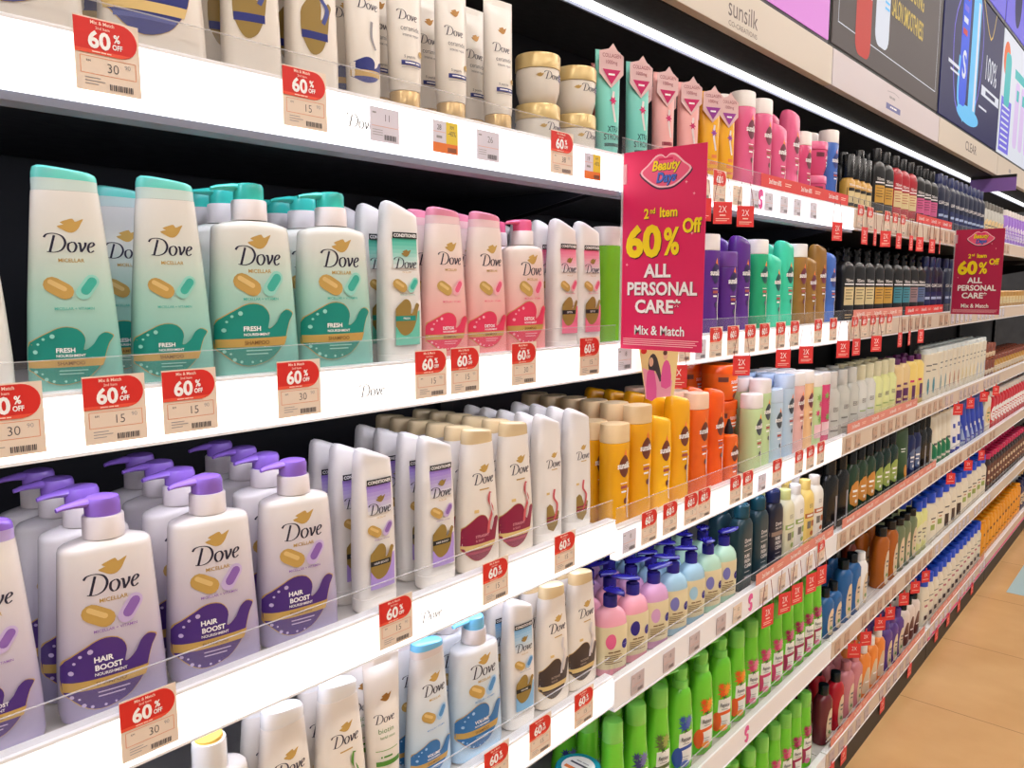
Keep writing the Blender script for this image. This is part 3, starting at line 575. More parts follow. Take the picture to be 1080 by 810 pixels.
CER = [('bird', .0, .171, .017, 'gold_bronze'), ('dove', -.003, .138, .013, 'txt_ink2'), ('txt', 'ceramide', .0, .124, .0072, 'txt_ink2', 'c', -.01, .82), ('txt', 'intense repair', .0, .1165, .0042, 'txt_ink2', 'c', -.005, .8), ('txt', '5 peptide', -.004, .088, .0036, 'txt_ink2', 'c', 0, .9), ('rect', -.016, .0785, .016, .0845, 'navy'), ('txt', 'treatment mask', 0, .0803, .0026, 'txt_white'), ('rect', -.016, .075, .012, .0758, 'txt_grey'), ('poly', ell(.016, .096, .006, .004, 10), 'gold_print')]
mat('gold_bronze', (170, 122, 58), .35, .3); mat('txt_ink2', (70, 66, 80), .5)
KCT = k_tube('hair_mask_tube', 'body_cream', 'gold_cap', CER, .029, .218, .046, .0215)
KBT = k_tube('hair_mask_tube', 'body_cream', 'cap_white', [('bird', .0, .178, .019, 'gold_bronze'), ('dove', -.004, .142, .0135, 'txt_ink2'), ('txt', 'biotin', -.003, .127, .008, 'leaf', 'c', -.01), ('txt', 'hairfall rescue', -.001, .1185, .0042, 'leaf', 'c', 0, .75), ('rect', -.02, .101, .015, .102, 'leaf_mid'), ('txt', '5 serum', -.005, .09, .004, 'leaf', 'c'), ('rect', -.02, .079, .018, .086, 'leaf')], .031, .235, .028, .0225)
KDT = k_tube('hair_mask_tube', 'body_cream', 'cap_white', [('bird', .002, .152, .016, 'gold_print'), ('dove', 0, .135, .0135, 'ink'), ('wing', .001, .042, .62, 'navy'), ('rect', -.024, .05, .014, .058, 'gold_print'), ('stroke', [(.004, .12), (.002, .1), (.008, .085)], .001, .004, 'txt_grey')], .0285, .22, .024, .021)
# gold lidded jars
def k_jar(name, body, lid, art, lidart=None, r=.037, h=.055, lh=.024, cat='jar', single=False):
    R = [(0, r * .72, r * .72), (.003, r * .82, r * .82), (h * .4, r * .97, r * .97), (h * .8, r, r), (h, r * .98, r * .98)]
    b = MB().loft(R, body, 32); l = MB().loft([(h + .0003, r * 1.02, r * 1.02), (h + lh - .003, r * 1.02, r * 1.02), (h + lh, r * .97, r * .97)], lid, 32)
    P = [('body', b, [('label_print', MB().arts(art, surf_of(R), .006, .01))] if art else []), ('lid', l)]
    if lidart:
        z = h + lh; a = MB().arts(lidart, lambda u, v: (u, v, z), 0, 0, 0, 0)
        for i, q in enumerate(a.v): a.v[i] = (q[0], q[1], z + .0004 + .0001 * i / max(1, len(a.v)))
        P[1] = ('lid', l, [('sticker_print', a)])
    return Kind(name, cat, P, single)
mat('gold_lid', (214, 186, 128), .28, .25); mat('jar_cream', (234, 226, 214), .25)
KCJ = k_jar('cream_jar', 'jar_cream', 'gold_lid', [('dove', -.004, .037, .0125, 'ink'), ('bird', -.025, .043, .01, 'gold_print'), ('poly', rrect(.012, .036, .032, .048, .001), 'navy'), ('rect', .014, .043, .03, .0442, 'txt_white'), ('rect', .014, .039, .028, .0402, 'txt_white')])
# ------------------------------------------------------------------ colourful bay
def sun_art(disc='sun_brown', v=.148, s=1., extra='sun_tip'):
    return [('poly', [(-.003 * s, v + .017 * s), (.004 * s, v + .034 * s), (.009 * s, v + .016 * s)], extra), ('poly', [(x, y) for x, y in smooth_closed([(0.001 * s, v + .022 * s), (.0135 * s, v + .009 * s), (.0125 * s, v - .012 * s), (.001 * s, v - .023 * s), (-.0115 * s, v - .012 * s), (-.0125 * s, v + .008 * s)], 3)], disc),
            ('txt', 'sunsilk', .0, v - .0045 * s, .0125 * s, 'txt_white', 'c', .03, .72), ('rect', -.010 * s, v - .035 * s, .009 * s, v - .0335 * s, 'txt_white'), ('rect', -.009 * s, v - .045 * s, .010 * s, v - .039 * s, 'sun_badge'), ('rect', -.008 * s, v - .053 * s, .006 * s, v - .0495 * s, 'txt_white'), ('poly', ell(.004 * s, v - .07 * s, .005 * s, .006 * s, 12), disc), ('stroke', [(.012 * s, v - .045 * s), (.008 * s, v - .075 * s), (.011 * s, v - .105 * s)], .0012, .003, 'milky')]
mat('sun_brown', (112, 54, 38), .4); mat('sun_wine', (110, 40, 60), .4); mat('sun_indigo', (46, 32, 86), .4); mat('sun_pine', (14, 84, 80), .4); mat('sun_navy', (40, 56, 130), .4); mat('sun_tip', (240, 130, 40), .4); mat('sun_badge', (170, 76, 70), .4); mat('sun_ink', (60, 70, 80), .4)
SUN = [(0, .0275, .0215, 2.4), (.003, .0315, .025, 2.4), (.02, .032, .0255, 2.4), (.09, .0314, .025, 2.4), (.15, .0316, .0252, 2.4), (.196, .032, .0255, 2.4), (.1985, .0312, .0248, 2.4)]
def k_sun(name, body, art, cap='cap_frost', h=1., w=1.):
    R = [(r[0] * h, r[1] * w, r[2] * w, r[3]) for r in SUN]; zt = R[-1][0]
    b = MB().loft(R, body, 28); c = MB().loft([(zt + .0003, .0307 * w, .0243 * w, 2.4), (zt + .001, .0316 * w, .0252 * w, 2.4), (zt + .033, .0312 * w, .0248 * w, 2.4), (zt + .036, .0298 * w, .0235 * w, 2.4)], cap, 28)
    return Kind(name, 'bottle', [('body', b, [('label_print', MB().arts(art, surf_of(R), .006, .014))]), ('cap', c)])
SUC = [(0, .0265, .0205, 2.4), (.003, .0305, .0242, 2.4), (.03, .0308, .0245, 2.4), (.031, .0302, .0239, 2.4), (.10, .0314, .0242, 2.5), (.17, .032, .023, 2.6), (.218, .0312, .0205, 2.8), (.2275, .0298, .0185, 2.8, -.12), (.2325, .0268, .0155, 2.7, -.2), (.2348, .0225, .0115, 2.5, -.22)]
def k_sunc(name, body, art, h=1.):
    R = [(r[0] * h,) + r[1:] for r in SUC]; b = MB().loft(R, body, 28)
    return Kind(name, 'bottle', [('body', b, [('label_print', MB().arts(art, surf_of(R), .006, .014))])])
mat('cap_frost', (236, 230, 226), .35); mat('cap_frost_amber', (238, 208, 160), .35); mat('cap_frost_peach', (240, 202, 172), .35)
for n, c in dict(pink=(228, 100, 146), pink2=(220, 78, 128), purple=(92, 44, 138), green=(40, 172, 120), aqua=(66, 208, 170), brown=(156, 114, 52), blue=(72, 112, 196), yellow=(240, 172, 22), yellow2=(248, 188, 30), orange=(240, 108, 34), tango=(240, 92, 14), lime=(196, 220, 164), ice=(190, 212, 232), blush=(236, 186, 180), peach=(242, 200, 150), berry=(214, 70, 120)).items(): mat('s_' + n, c, .25)
def sunset(n, disc): return k_sun('shampoo_bottle', 's_' + n, sun_art(disc), {'yellow': 'cap_frost_amber', 'orange': 'cap_frost_peach'}.get(n, 'cap_frost'))
mint_pal = [('bot', 0)]
# fruit tubes with a paper tab glued at the top
def tab(m, txt='COLLAGEN'):
    pts = [(-.0255, .165), (0, .14), (.0255, .165), (.0255, .197), (.012, .206), (.003, .218), (-.006, .208), (-.0255, .203)]
    b = MB().prism(pts, .0125, .0133, 'tab_pink')
    b.arts([('txt', txt, 0, .193, .0068, 'txt_maroon', 'c', 0, .8), ('txt', '1000mg', 0, .1815, .0068, 'txt_maroon', 'c', 0, .85), ('poly', [(-.019, .172), (.019, .172), (.0, .146)], m), ('txt', 'FREE', 0, .161, .005, 'txt_white', 'c', .02)], flat(.0134))
    return ('paper_tab', b)
mat('tab_pink', (226, 190, 190), .6); mat('txt_maroon', (150, 40, 60), .5); mat('tab_magenta', (200, 30, 100), .5); mat('tab_violet', (150, 50, 150), .5)
def fruit(name, body, cap, m, word, txtm): return k_tube('hair_mask_tube', body, cap, [('txt', word[0], .004, .062, .011, txtm, 'c', .02, .62), ('txt', word[1], .004, .048, .011, txtm, 'c', .02, .62), ('rect', -.014, .036, .018, .042, txtm), ('stroke', [(.006, .135), (.003, .11), (.008, .08)], .002, .005, 'milky'), ('poly', star(.004, .118, .009, 6), m)], .0265, .208, .026, .02, tab(m))
mat('t_aqua', (126, 212, 198), .28); mat('t_pink', (240, 176, 172), .28); mat('t_coco', (128, 60, 52), .3); mat('t_amber', (240, 176, 40), .25)
KFA = fruit('a', 't_aqua', 'cap_frost', 'tab_magenta', ('XTRA', 'STRONG'), 'sun_pine'); KFP = fruit('p', 't_pink', 'cap_frost', 'tab_magenta', ('COLOR', 'CARE'), 'txt_maroon'); KFB = fruit('b', 't_coco', 'cap_frost', 'tab_magenta', ('DEEP', 'CARE'), 'tab_pink'); KFY = fruit('y', 't_amber', 'cap_frost', 'tab_violet', ('OIL', 'CARE'), 'tag_orange')
# tubs
def k_tub(body, lid, dark): return k_jar('hair_mask_tub', body, lid, [('txt', 'sunsilk', .012, .045, .012, 'txt_white', 'c', .012, .66), ('rect', .002, .034, .026, .038, 'txt_white'), ('rect', .004, .026, .024, .03, 'txt_white'), ('poly', ell(.014, .014, .006, .007, 12), dark), ('rect', -.034, .05, -.012, .062, dark)], None, .046, .07, .022, 'tub')
KTO = k_tub('s_orange', 's_tango', 'sun_brown'); KTK = k_tub('s_pink2', 's_pink', 'sun_wine')
b_ = MB().loft([(0, .021, .016, 3), (.003, .024, .019, 3), (.1, .024, .019, 3.), (.112, .022, .017, 3.), (.116, .012, .012)], 's_orange', 24)
KSER = Kind('serum_bottle', 'bottle', [('body', b_, [('label_print', MB().arts(sun_art('sun_brown', .07, .9)[:6], flat(.0192)))]), ('spout', MB().loft([(.1165, .0115, .0115), (.128, .0105, .0105), (.14, .006, .006), (.152, .003, .003)], 'black_print', 16))])
# baby lotion pumps
mat('navy_pump', (36, 30, 130), .25); mat('baby_label', (226, 212, 172), .4); mat('b_pink', (240, 168, 186), .25); mat('b_lilac', (216, 164, 206), .25); mat('b_sky', (166, 206, 230), .25); mat('b_mint', (186, 224, 204), .25); mat('b_disc', (120, 120, 190), .4)
BP = [(0, .031, .021, 2.5), (.003, .035, .024, 2.5), (.05, .036, .025, 2.5), (.10, .036, .025, 2.5), (.118, .0345, .024, 2.4), (.131, .028, .021, 2.2), (.1395, .017, .0155, 2.), (.1415, .013, .013, 2.)]
def leaf_head(z0, rot):
    b = MB(); R = Matrix.Rotation(rot, 4, 'Z'); b.loft([(z0, .009, .009), (z0 + .004, .009, .009)], 'navy_pump', 16, M=R)
    P = [(.015, .001, .0), (.012, .010, .001), (.002, .016, .004), (-.012, .0175, .0065), (-.027, .0135, .0085), (-.039, .007, .009), (-.045, .0015, .0085)]; vs = []; fs = []
    for y, w, dz in P:
        for i in range(10):
            t = 2 * math.pi * i / 10; vs.append((w * math.cos(t), y, z0 + .009 + dz * .6 + .0042 * math.sin(t)))
    for j in range(len(P) - 1):
        for i in range(10): fs.append((j * 10 + i, j * 10 + (i + 1) % 10, (j + 1) * 10 + (i + 1) % 10, (j + 1) * 10 + i))
    fs += [tuple(reversed(range(10))), tuple((len(P) - 1) * 10 + i for i in range(10))]; fs = [tuple(reversed(f)) for f in fs]
    return b.add(vs, fs, 'navy_pump', R)
def k_baby(body, disc, rot):
    b = MB().loft(BP, body, 32); c = MB(); ribs(c, .0145, .1417, .164, 'navy_pump')
    wrap = MB().loft([(z, a + .0004, b2 + .0004, n) for z, a, b2, n in [(.018, .0353, .0243, 2.5), (.05, .036, .025, 2.5), (.10, .036, .025, 2.5), (.106, .0356, .0247, 2.47)]], 'baby_label', 32, False, False)
    art = [('poly', ell(-.013, .076, .0115, .016, 20), disc), ('poly', ell(.021, .066, .0085, .010, 16), 'navy_pump'), ('rect', .013, .066, .029, .0665, 'b_disc')] + [('rect', -.026, .046 - .004 * i, (.012, .004, .02, -.004, .014)[i], .0475 - .004 * i, 'txt_brown') for i in range(5)] + [('txt', 'BABY LOTION', -.006, .052, .004, 'txt_brown', 'c', 0, .8)]
    return Kind('baby_lotion_pump', 'pump bottle', [('body', b, [('label_wrap', wrap), ('label_print', MB().arts(art, surf_of(BP), .007, .03, .0009))]), ('collar', c), ('pump_head', leaf_head(.1643, rot))])
# dark bottles for men
MEN = [(0, .031, .019, 4), (.003, .034, .0215, 4), (.15, .034, .0215, 4), (.172, .0335, .021, 3.6), (.184, .029, .0195, 2.6), (.188, .021, .018, 2.1), (.19, .0185, .0175, 2)]
def k_men(body, cap, band):
    b = MB().loft(MEN, body, 32); c = MB().loft([(.1902, .019, .019), (.1915, .0205, .0205), (.219, .0205, .0205), (.2235, .019, .019), (.2255, .0165, .0165), (.2262, .0164, .0164)], cap, 28)
    art = [('txt', 'Dove', 0, .128, .011, 'txt_white', 'c', .005, .95), ('txt', 'MEN+CARE', 0, .118, .0055, 'txt_white', 'c', 0, .85)] + ([('rect', -.033, .100, .033, .112, band)] if band != body else [('rect', -.018, .107, .018, .1085, 'txt_white')]) + [('txt', w, -.0155, .088 - .013 * i, .0095, 'txt_white', 'l', .015, .8) for i, w in enumerate(('PURE', 'FRESH', 'CLEAN'))] + [('rect', -.0155, .05, .01, .0515, 'txt_white'), ('txt', 'SHAMPOO', -.0155, .036, .005, 'txt_white', 'l', 0, .8)]
    return Kind('body_wash_bottle', 'bottle', [('body', b, [('label_print', MB().arts(art, surf_of(MEN), .007, .03))]), ('cap', c)])
mat('men_teal', (34, 62, 72), .3); mat('men_teal_cap', (24, 70, 84), .25); mat('men_navy', (30, 32, 52), .3); mat('men_navy_cap', (28, 38, 84), .25); mat('men_band', (150, 128, 116), .4)
# pale bottles
ESS = [(0, .030, .021, 3), (.003, .033, .0235, 3), (.15, .033, .0235, 3), (.165, .0315, .0225, 2.6), (.176, .024, .019, 2.2), (.181, .016, .0155, 2)]
def k_ess(body, cap, m1, m2):
    b = MB().loft(ESS, body, 28); c = MB().loft([(.1812, .0165, .0165), (.207, .0165, .0165), (.2095, .0150, .0150)], cap, 24)
    art = [('txt', 'ESS', 0, .128, .012, m2, 'c', .0, .8), ('rect', -.031, .098, .031, .112, m1), ('rect', -.02, .102, .012, .108, 'paper_white'), ('rect', -.018, .066, .0, .088, m2), ('rect', .004, .07, .018, .088, m1), ('poly', ell(.006, .05, .009, .007, 12), m1), ('rect', -.012, .034, .016, .037, m2), ('rect', -.012, .026, .010, .0285, m2)]
    return Kind('body_wash_bottle', 'bottle', [('body', b, [('label_print', MB().arts(art, surf_of(ESS), .008, .05))]), ('cap', c)])
mat('e_pale', (226, 222, 190), .3); mat('e_white', (236, 234, 226), .3); mat('e_yellow', (238, 210, 122), .3); mat('e_green', (150, 176, 96), .4); mat('e_rust', (186, 104, 52), .4); mat('e_ink', (120, 116, 110), .4); mat('e_lime', (222, 226, 150), .3)
# green bottles
GR = [(0, .026, .018, 2.4), (.003, .0305, .0215, 2.4), (.02, .0325, .0228, 2.4), (.06, .0328, .0228, 2.4), (.10, .031, .022, 2.3), (.14, .0265, .0205, 2.2), (.175, .0232, .0195, 2.1), (.20, .0222, .019, 2.1), (.203, .0215, .0185, 2.1), (.204, .0225, .0192, 2.1), (.242, .0215, .0185, 2.1), (.2475, .0195, .0165, 2.1, -.05), (.2492, .014, .012, 2., -.06)]
GP = [(0, .028, .02, 2.4), (.003, .0335, .0235, 2.4), (.03, .036, .0255, 2.4), (.08, .036, .0255, 2.4), (.13, .0335, .0245, 2.3), (.17, .030, .0228, 2.2), (.192, .0285, .022, 2.2), (.203, .0245, .0205, 2.1), (.208, .0185, .0175, 2.), (.21, .0165, .0165, 2.)]
def flower(m, v=.118, panel_v=.03, s=1.):
    L = [('poly', [(-.019 * s, panel_v), (.019 * s, panel_v - .002), (.0195 * s, panel_v + .075), (-.015 * s, panel_v + .072)], 'paper_white'), ('poly', [(-.024 * s, panel_v + .028), (.019 * s, panel_v + .034), (.0192 * s, panel_v + .043), (-.024 * s, panel_v + .036)], m), ('poly', ell(-.018 * s, panel_v + .014, .011 * s, .026, 12), m), ('poly', ell(.0, panel_v - .004, .012 * s, .009, 12), m + '_mid')]
    L += [('poly', star(.001 + dx * 1.4, v + dy * 1.4, .0185 * r, 8, .42, a), mm) for dx, dy, r, a, mm in ((-.003, .0, 1., .2, m), (.006, .009, .8, .9, m + '_mid'), (-.007, .012, .65, .5, m), (.004, .001, .6, 0., m + '_mid'))] + [('poly', star(.0, v - .012, .008, 4, .3, 1.), 'leafdark')]
    L += [('txt', 'Rejoice', .001, panel_v + .053, .0095 * s, 'ink', 'c', .015, .66, .12), ('rect', -.009, panel_v + .046, .011, panel_v + .0475, 'txt_grey'), ('rect', -.008, panel_v + .014, .009, panel_v + .0155, 'txt_grey'), ('rect', -.008, panel_v + .008, .006, panel_v + .0095, 'txt_grey')]
    return L
mat('g_body', (110, 208, 52), .2, coat=.3); mat('g_cap', (132, 220, 96), .2, coat=.3); mat('leafdark', (40, 90, 40), .4)
hue('f_indigo', (50, 56, 120), (120, 120, 176), (190, 190, 220)); hue('f_olive', (90, 110, 60), (160, 170, 90), (210, 210, 160)); hue('f_orange', (232, 92, 30), (244, 150, 50), (250, 200, 120)); hue('f_pink', (206, 60, 112), (230, 130, 160), (240, 200, 210)); hue('f_wine', (160, 30, 84), (210, 110, 150), (240, 190, 200)); hue('f_blue', (40, 80, 170), (90, 110, 190), (180, 190, 230))
def k_green(m):
    b = MB().loft(GR[:9], 'g_body', 28, True, False); c = MB().loft(GR[8:], 'g_cap', 28)
    return Kind('squeeze_bottle', 'bottle', [('body', b, [('label_print', MB().arts(flower(m), surf_of(GR), .006, .014))]), ('cap', c)])
def k_greenp(m):
    b = MB().loft(GP, 'g_body', 28); c = MB(); c.loft([(.2102, .019, .019), (.226, .0185, .0185), (.228, .0175, .0175)], 'g_cap', 24); c.loft([(.2281, .0155, .0155), (.239, .015, .015)], 'g_cap', 20)
    return Kind('pump_bottle', 'pump bottle', [('body', b, [('label_print', MB().arts(flower(m, .122, .032, 1.1), surf_of(GP), .007, .014))]), ('collar', c), ('pump_head', pump_head('g_cap', .2392, .0165, .05, .15))])
# black salon bottles
TR = [(0, .029, .02, 5), (.003, .0325, .023, 5), (.16, .0325, .023, 5), (.178, .0315, .0225, 4), (.19, .026, .02, 3), (.196, .016, .0155, 2.2), (.198, .013, .013, 2)]
mat('tr_black', (30, 29, 30), .3); mat('tr_red', (172, 30, 44), .3); mat('tr_cap', (20, 20, 22), .25); mat('tr_gold', (206, 158, 66), .35); mat('tr_straw', (220, 200, 150), .4); mat('tr_pink', (206, 90, 140), .4); mat('tr_teal', (64, 134, 150), .4); mat('tr_mauve', (150, 120, 124), .4); mat('tr_steel', (90, 110, 150), .4); mat('nv_black', (22, 28, 58), .3); mat('nv_blue', (30, 40, 90), .3); mat('nv_pale', (170, 186, 216), .4)
def k_tres(body, panel, kind='pump', word='TRESemme', single=False):
    b = MB().loft(TR, body, 24)
    art = [('txt', word, 0, .134, .0095, 'txt_white', 'c', .01, .62), ('rect', -.024, .125, .024, .129, 'txt_white'), ('rect', -.025, .062, .025, .118, panel)] + [('rect', -.02, .108 - i * .009, (.018, .01, .016, .012)[i], .110 - i * .009, body) for i in range(4)] + [('rect', -.02, .03, .018, .034, panel), ('rect', -.02, .022, .012, .025, panel)]
    P = [('body', b, [('label_print', MB().arts(art, surf_of(TR), .012, .06))])]
    if kind == 'pump':
        c = MB().loft([(.1982, .0145, .0145), (.214, .0145, .0145)], 'tr_cap', 20).loft([(.2141, .006, .006), (.224, .006, .006)], 'tr_cap', 12); P += [('collar', c), ('pump_head', pump_head('tr_cap', .2242, .013, .042, .9))]
    else: P += [('cap', MB().loft([(.1982, .017, .017), (.236, .017, .017), (.2385, .016, .016)], 'tr_cap', 20))]
    return Kind('pump_bottle' if kind == 'pump' else 'shampoo_bottle', 'pump bottle' if kind == 'pump' else 'bottle', P, single)
# plain shapes for the farther bays
def k_gen(name, cat, a, b, h, n, body, cap, ch, cr, art=(), shoulder=.02, single=False, neck=True, lid=None):
    R = [(0, a * .92, b * .9, n), (.003, a, b, n), (h - shoulder, a, b, n)]
    R += [(h - shoulder * .35, a * .8, b * .85, max(2., n * .7)), (h, max(cr * .9, a * .3), min(b * .8, cr), 2.)] if neck else [(h - .003, a, b, n), (h, a * .93, b * .9, n)]
    B = MB().loft(R, body, 20); P = [('body', B, [('label_print', MB().arts(list(art), surf_of(R), .012, .05))] if art else [])]
    if ch: P.append(('cap', MB().loft([(h + .0003, cr, min(cr, b)), (h + ch - .002, cr, min(cr, b)), (h + ch, cr * .92, min(cr, b) * .92)], cap, 18)))
    if lid: P.append(lid)
    return Kind(name, cat, P, single)
def lab(m1, m2, h, w=.024, word=None):
    L = [('poly', smooth_closed([(-w, h * .3), (w * .9, h * .25), (w, h * .55), (w * .6, h * .7), (-w * .8, h * .62)], 2), m1), ('rect', -w * .6, h * .5, w * .5, h * .54, m2), ('rect', -w * .6, h * .42, w * .2, h * .445, m2), ('poly', star(w * .2, h * .33, w * .4, 6), m2)]
    if word: L.append(('txt', word, 0, h * .56, .008, m2, 'c', .01, .7))
    return L
# ------------------------------------------------------------------ LIT BAY of white bottles
ROT[0] = -4.
Z1, Z2, Z3, Z4, Z5 = (zs(1, i) for i in (1, 2, 3, 4, 5))
place(KNP, 'cream pump bottle with navy wing, cut by the top edge, farther from the jars', [(20, 5)], Z1, 1)
place(KNP, 'cream pump bottle with navy wing above the top price tag reading 30', [(160, 10)], Z1, 2, .062)
place(KNC, 'cream bottle with gold wing beside the navy-wing pump', [(264, 30)], Z1, 2, .05, rot=-14)
place(KNC, 'cream bottle with gold wing above the top price tag reading 15', [(328, 40)], Z1, 2, .05, rot=-6)
place(KDT, 'slim tube with navy wing beside the taller ceramide tubes', [(382, 50)], Z1, 2, .05)
place(KCT, 'cream treatment tube on gold cap, top shelf', [(426, 55), (475, 60), (525, 65)], Z1, [2, 2, 2], .055, rot=-4)
zj = .0795
for (px, py), nm in (((572, 105), 'beside the tubes'), ((611, 115), 'beside the teal paper-tab tube')):
    y = yy(px, py); 
    for k in (0, 1): KCJ.put((-.06, y, Z1 + k * zj), math.radians(8 - 10 * k), 1., '%s gold-lidded cream jar of the stack %s' % (('lower', 'upper')[k], nm), 'gold-lidded cream jars')
# second shelf
KWS = k_shampoo('flip_cap_bottle', WHITE, 'cap_white', [], 'cap_white'); KWS.put((-.05, yy(15, 390) - .043, Z2), 0, 1., 'plain white bottle at the outer end of the second shelf')
place(KTS, 'teal flip-cap shampoo bottle nearest the plain white one', [(75, 300)], Z2, 1, rot=-13, x0=-.045)
place(KTS, 'teal flip-cap shampoo bottle beside the teal pumps', [.398], Z2, 2, .115, rot=-12, x0=-.045)
place(KTP, 'teal-capped pump shampoo bottle', [.500, .615], Z2, 3, .0605, rot=-9, jit=1.5)
place(KTC, 'white conditioner bottle with teal printed strip', [(420, 300)], Z2, 3, .052)
place(KRS, 'blush flip-cap shampoo bottle with pink wing', [.813, .902], Z2, 3, .046, jit=1.)
place(KRP, 'blush pump bottle with pink head', [.994], Z2, 2, .06, sc_=(.95, .86, .96))
place(KRC, 'white conditioner bottle with pink printed strip', [(592, 310), (617, 310)], Z2, 4, .044)
KGT = k_sun('shampoo_bottle', mat('s_grass', (116, 186, 32), .25), [], 'cap_frost', .98, 1.)
place(KGT, 'green bottle half hidden by the big pink banner', [(640, 310)], Z2, 2, .056, x0=-.07)
# third shelf
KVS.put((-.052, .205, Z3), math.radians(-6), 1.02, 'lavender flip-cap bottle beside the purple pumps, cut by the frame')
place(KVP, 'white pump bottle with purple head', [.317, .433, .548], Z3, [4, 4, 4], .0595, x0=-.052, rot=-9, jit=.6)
place(KVC, 'white conditioner bottle with lilac printed strip', [.672, .79], Z3, [3, 4], .05)
place(KGS, 'gold-capped shampoo bottle with crimson wing', [.882, .970], Z3, [6, 6], .0422, jit=.6)
place(KWC, 'white conditioner bottle with gold and crimson ribbon', [1.057, 1.146], Z3, [5, 4], .0425, jit=1.)
# fourth shelf
KYP.put((-.052, yy(222, 800), Z4), 0, 1., 'white bottle with yellow disc cap under the 30 price tag')
place(KLS2, 'plain cream flip-cap bottle beside the yellow disc cap', [(299, 790)], Z4, 2, .045)
place(KLS, 'cream bottle with green plant ribbon on fourth shelf', [(357, 775)], Z4, 2, .045)
place(KBT, 'white tube with green biotin wording', [(403, 760)], Z4, 2, .05)
place(KSS, 'pale blue flip-cap shampoo bottle with blue wing', [.77], Z4, 3, .045)
place(KSP, 'pale blue pump bottle with blue wing', [.873], Z4, 2, .062)
place(KBC, 'white conditioner bottle with blue printed strip', [.982], Z4, 3, .045)
place(KBS, 'gold-capped shampoo bottle with dark brown wing', [1.076, 1.165], Z4, 3, .042)
# fifth shelf, only its end is in view
mat('jar_teal', (24, 130, 148), .15); mat('jar_teal_lid', (30, 140, 158), .18)
STK = [('poly', ell(0, 0, .034, .034, 28), 'paper_white'), ('rect', -.024, -.017, .024, -.008, 'tag_orange'), ('txt', 'COCONUT', 0, .002, .008, 'ink', 'c', .0, .8), ('txt', 'HAIR FOOD', 0, .014, .004, 'txt_grey'), ('poly', star(0, -.026, .005, 6), 'leaf')]
KTJ = k_jar('hair_cream_jar', 'jar_teal', 'jar_teal_lid', [('rect', -.03, .015, .03, .045, 'paper_white')], STK, .046, .06, .03)
yj = yy(610, 790, -.069); zj = Z5
for k in range(2): KTJ.put((-.069, yj, zj + k * .0905), 0, 1., '%s teal jar with white round lid sticker' % ('lower', 'upper')[k], 'teal hair cream jars')
for k in range(2): KTJ.put((-.069, yj - .1, zj + k * .0905), .6, (1, 1, .96), '%s teal jar under the price tag, leaf on lid' % ('lower', 'upper')[k], 'teal hair cream jars')
KWJ = k_jar('hair_cream_jar', 'jar_cream', 'cap_white', [('rect', -.03, .015, .03, .04, 'navy')], None, .04, .08, .03)
KWJ.put((-.06, yj - .21, zj), 0, 1., 'white-lidded jar in the corner below the fourth shelf')
# ------------------------------------------------------------------ COLOURFUL BAY
ROT[0] = -6.
Y1, Y2, Y3, Y4, Y5, Y6 = (zs(2, i) for i in range(1, 7))
place(KFA, 'aqua paper-tab hair tube on the top shelf', [1.232, 1.333], Y1, 1, rot=-24); place(KFB, 'dark brown paper-tab tube between the aqua ones', [1.30], Y1, 1, x0=-.115)
place(KFP, 'pale pink paper-tab hair tube', [1.43, 1.53], Y1, [2, 2], .06, rot=-26); place(KFY, 'amber paper-tab hair tube', [1.628, 1.705], Y1, 2, .055, rot=-26)
KPK = sunset('pink', 'sun_wine'); KPKc = k_sunc('conditioner_bottle', 's_pink', sun_art('sun_wine', .15)); KPKt = k_sunc('conditioner_bottle', 's_pink', sun_art('sun_wine', .12), .8)
place(KPK, 'pink shampoo bottle with frosted cap', [1.79, 1.89], Y1, 3, .0535); place(KPKt, 'short pink conditioner bottle in front of frosted caps', [1.985], Y1, 1)
place(KPKc, 'tall pink conditioner bottle with slanted top', [2.07], Y1, 2, .0535); place(k_sun('shampoo_bottle', 's_pink2', sun_art('sun_wine', .12), 'cap_frost', .8), 'short deep pink shampoo bottle beside the pink tub', [2.15], Y1, 1)
for k in (0, 1): KTK.put((-.069, 2.268, Y1 + .0925 * k), 0, 1., '%s deep pink hair mask tub on the top shelf' % ('lower', 'upper')[k], 'pink hair mask tubs')
KBL = sunset('blue', 'sun_navy'); place(KBL, 'blue shampoo bottle with frosted cap on the top shelf', [2.385], Y1, 2, .06, x0=-.06)
# second
place(sunset('purple', 'sun_indigo'), 'purple shampoo bottle with frosted cap', [1.635], Y2, 3, .0535); place(k_sun('shampoo_bottle', 's_purple', sun_art('sun_indigo', .13), mat('cap_purple', (112, 66, 156), .25), .82), 'short all-purple bottle between two tall ones', [1.725], Y2, 1)
place(k_sunc('conditioner_bottle', 's_purple', sun_art('sun_indigo', .15)), 'tall purple conditioner bottle with slanted top', [1.80], Y2, 2, .0535)
place(sunset('green', 'sun_pine'), 'green shampoo bottle with frosted cap', [1.897], Y2, 3, .0545); place(k_sunc('conditioner_bottle', 's_aqua', sun_art('sun_pine', .13), .84), 'short aqua conditioner bottle', [1.985], Y2, 1)
place(k_sunc('conditioner_bottle', 's_aqua', sun_art('sun_pine', .15)), 'tall aqua conditioner bottle with slanted top', [2.065], Y2, 2, .0535)
place(sunset('brown', 'sun_wine'), 'brown shampoo bottle with frosted cap', [2.155], Y2, 3, .0535); place(k_sunc('conditioner_bottle', 's_brown', sun_art('sun_wine', .13), .84), 'short brown conditioner bottle', [2.235], Y2, 1)
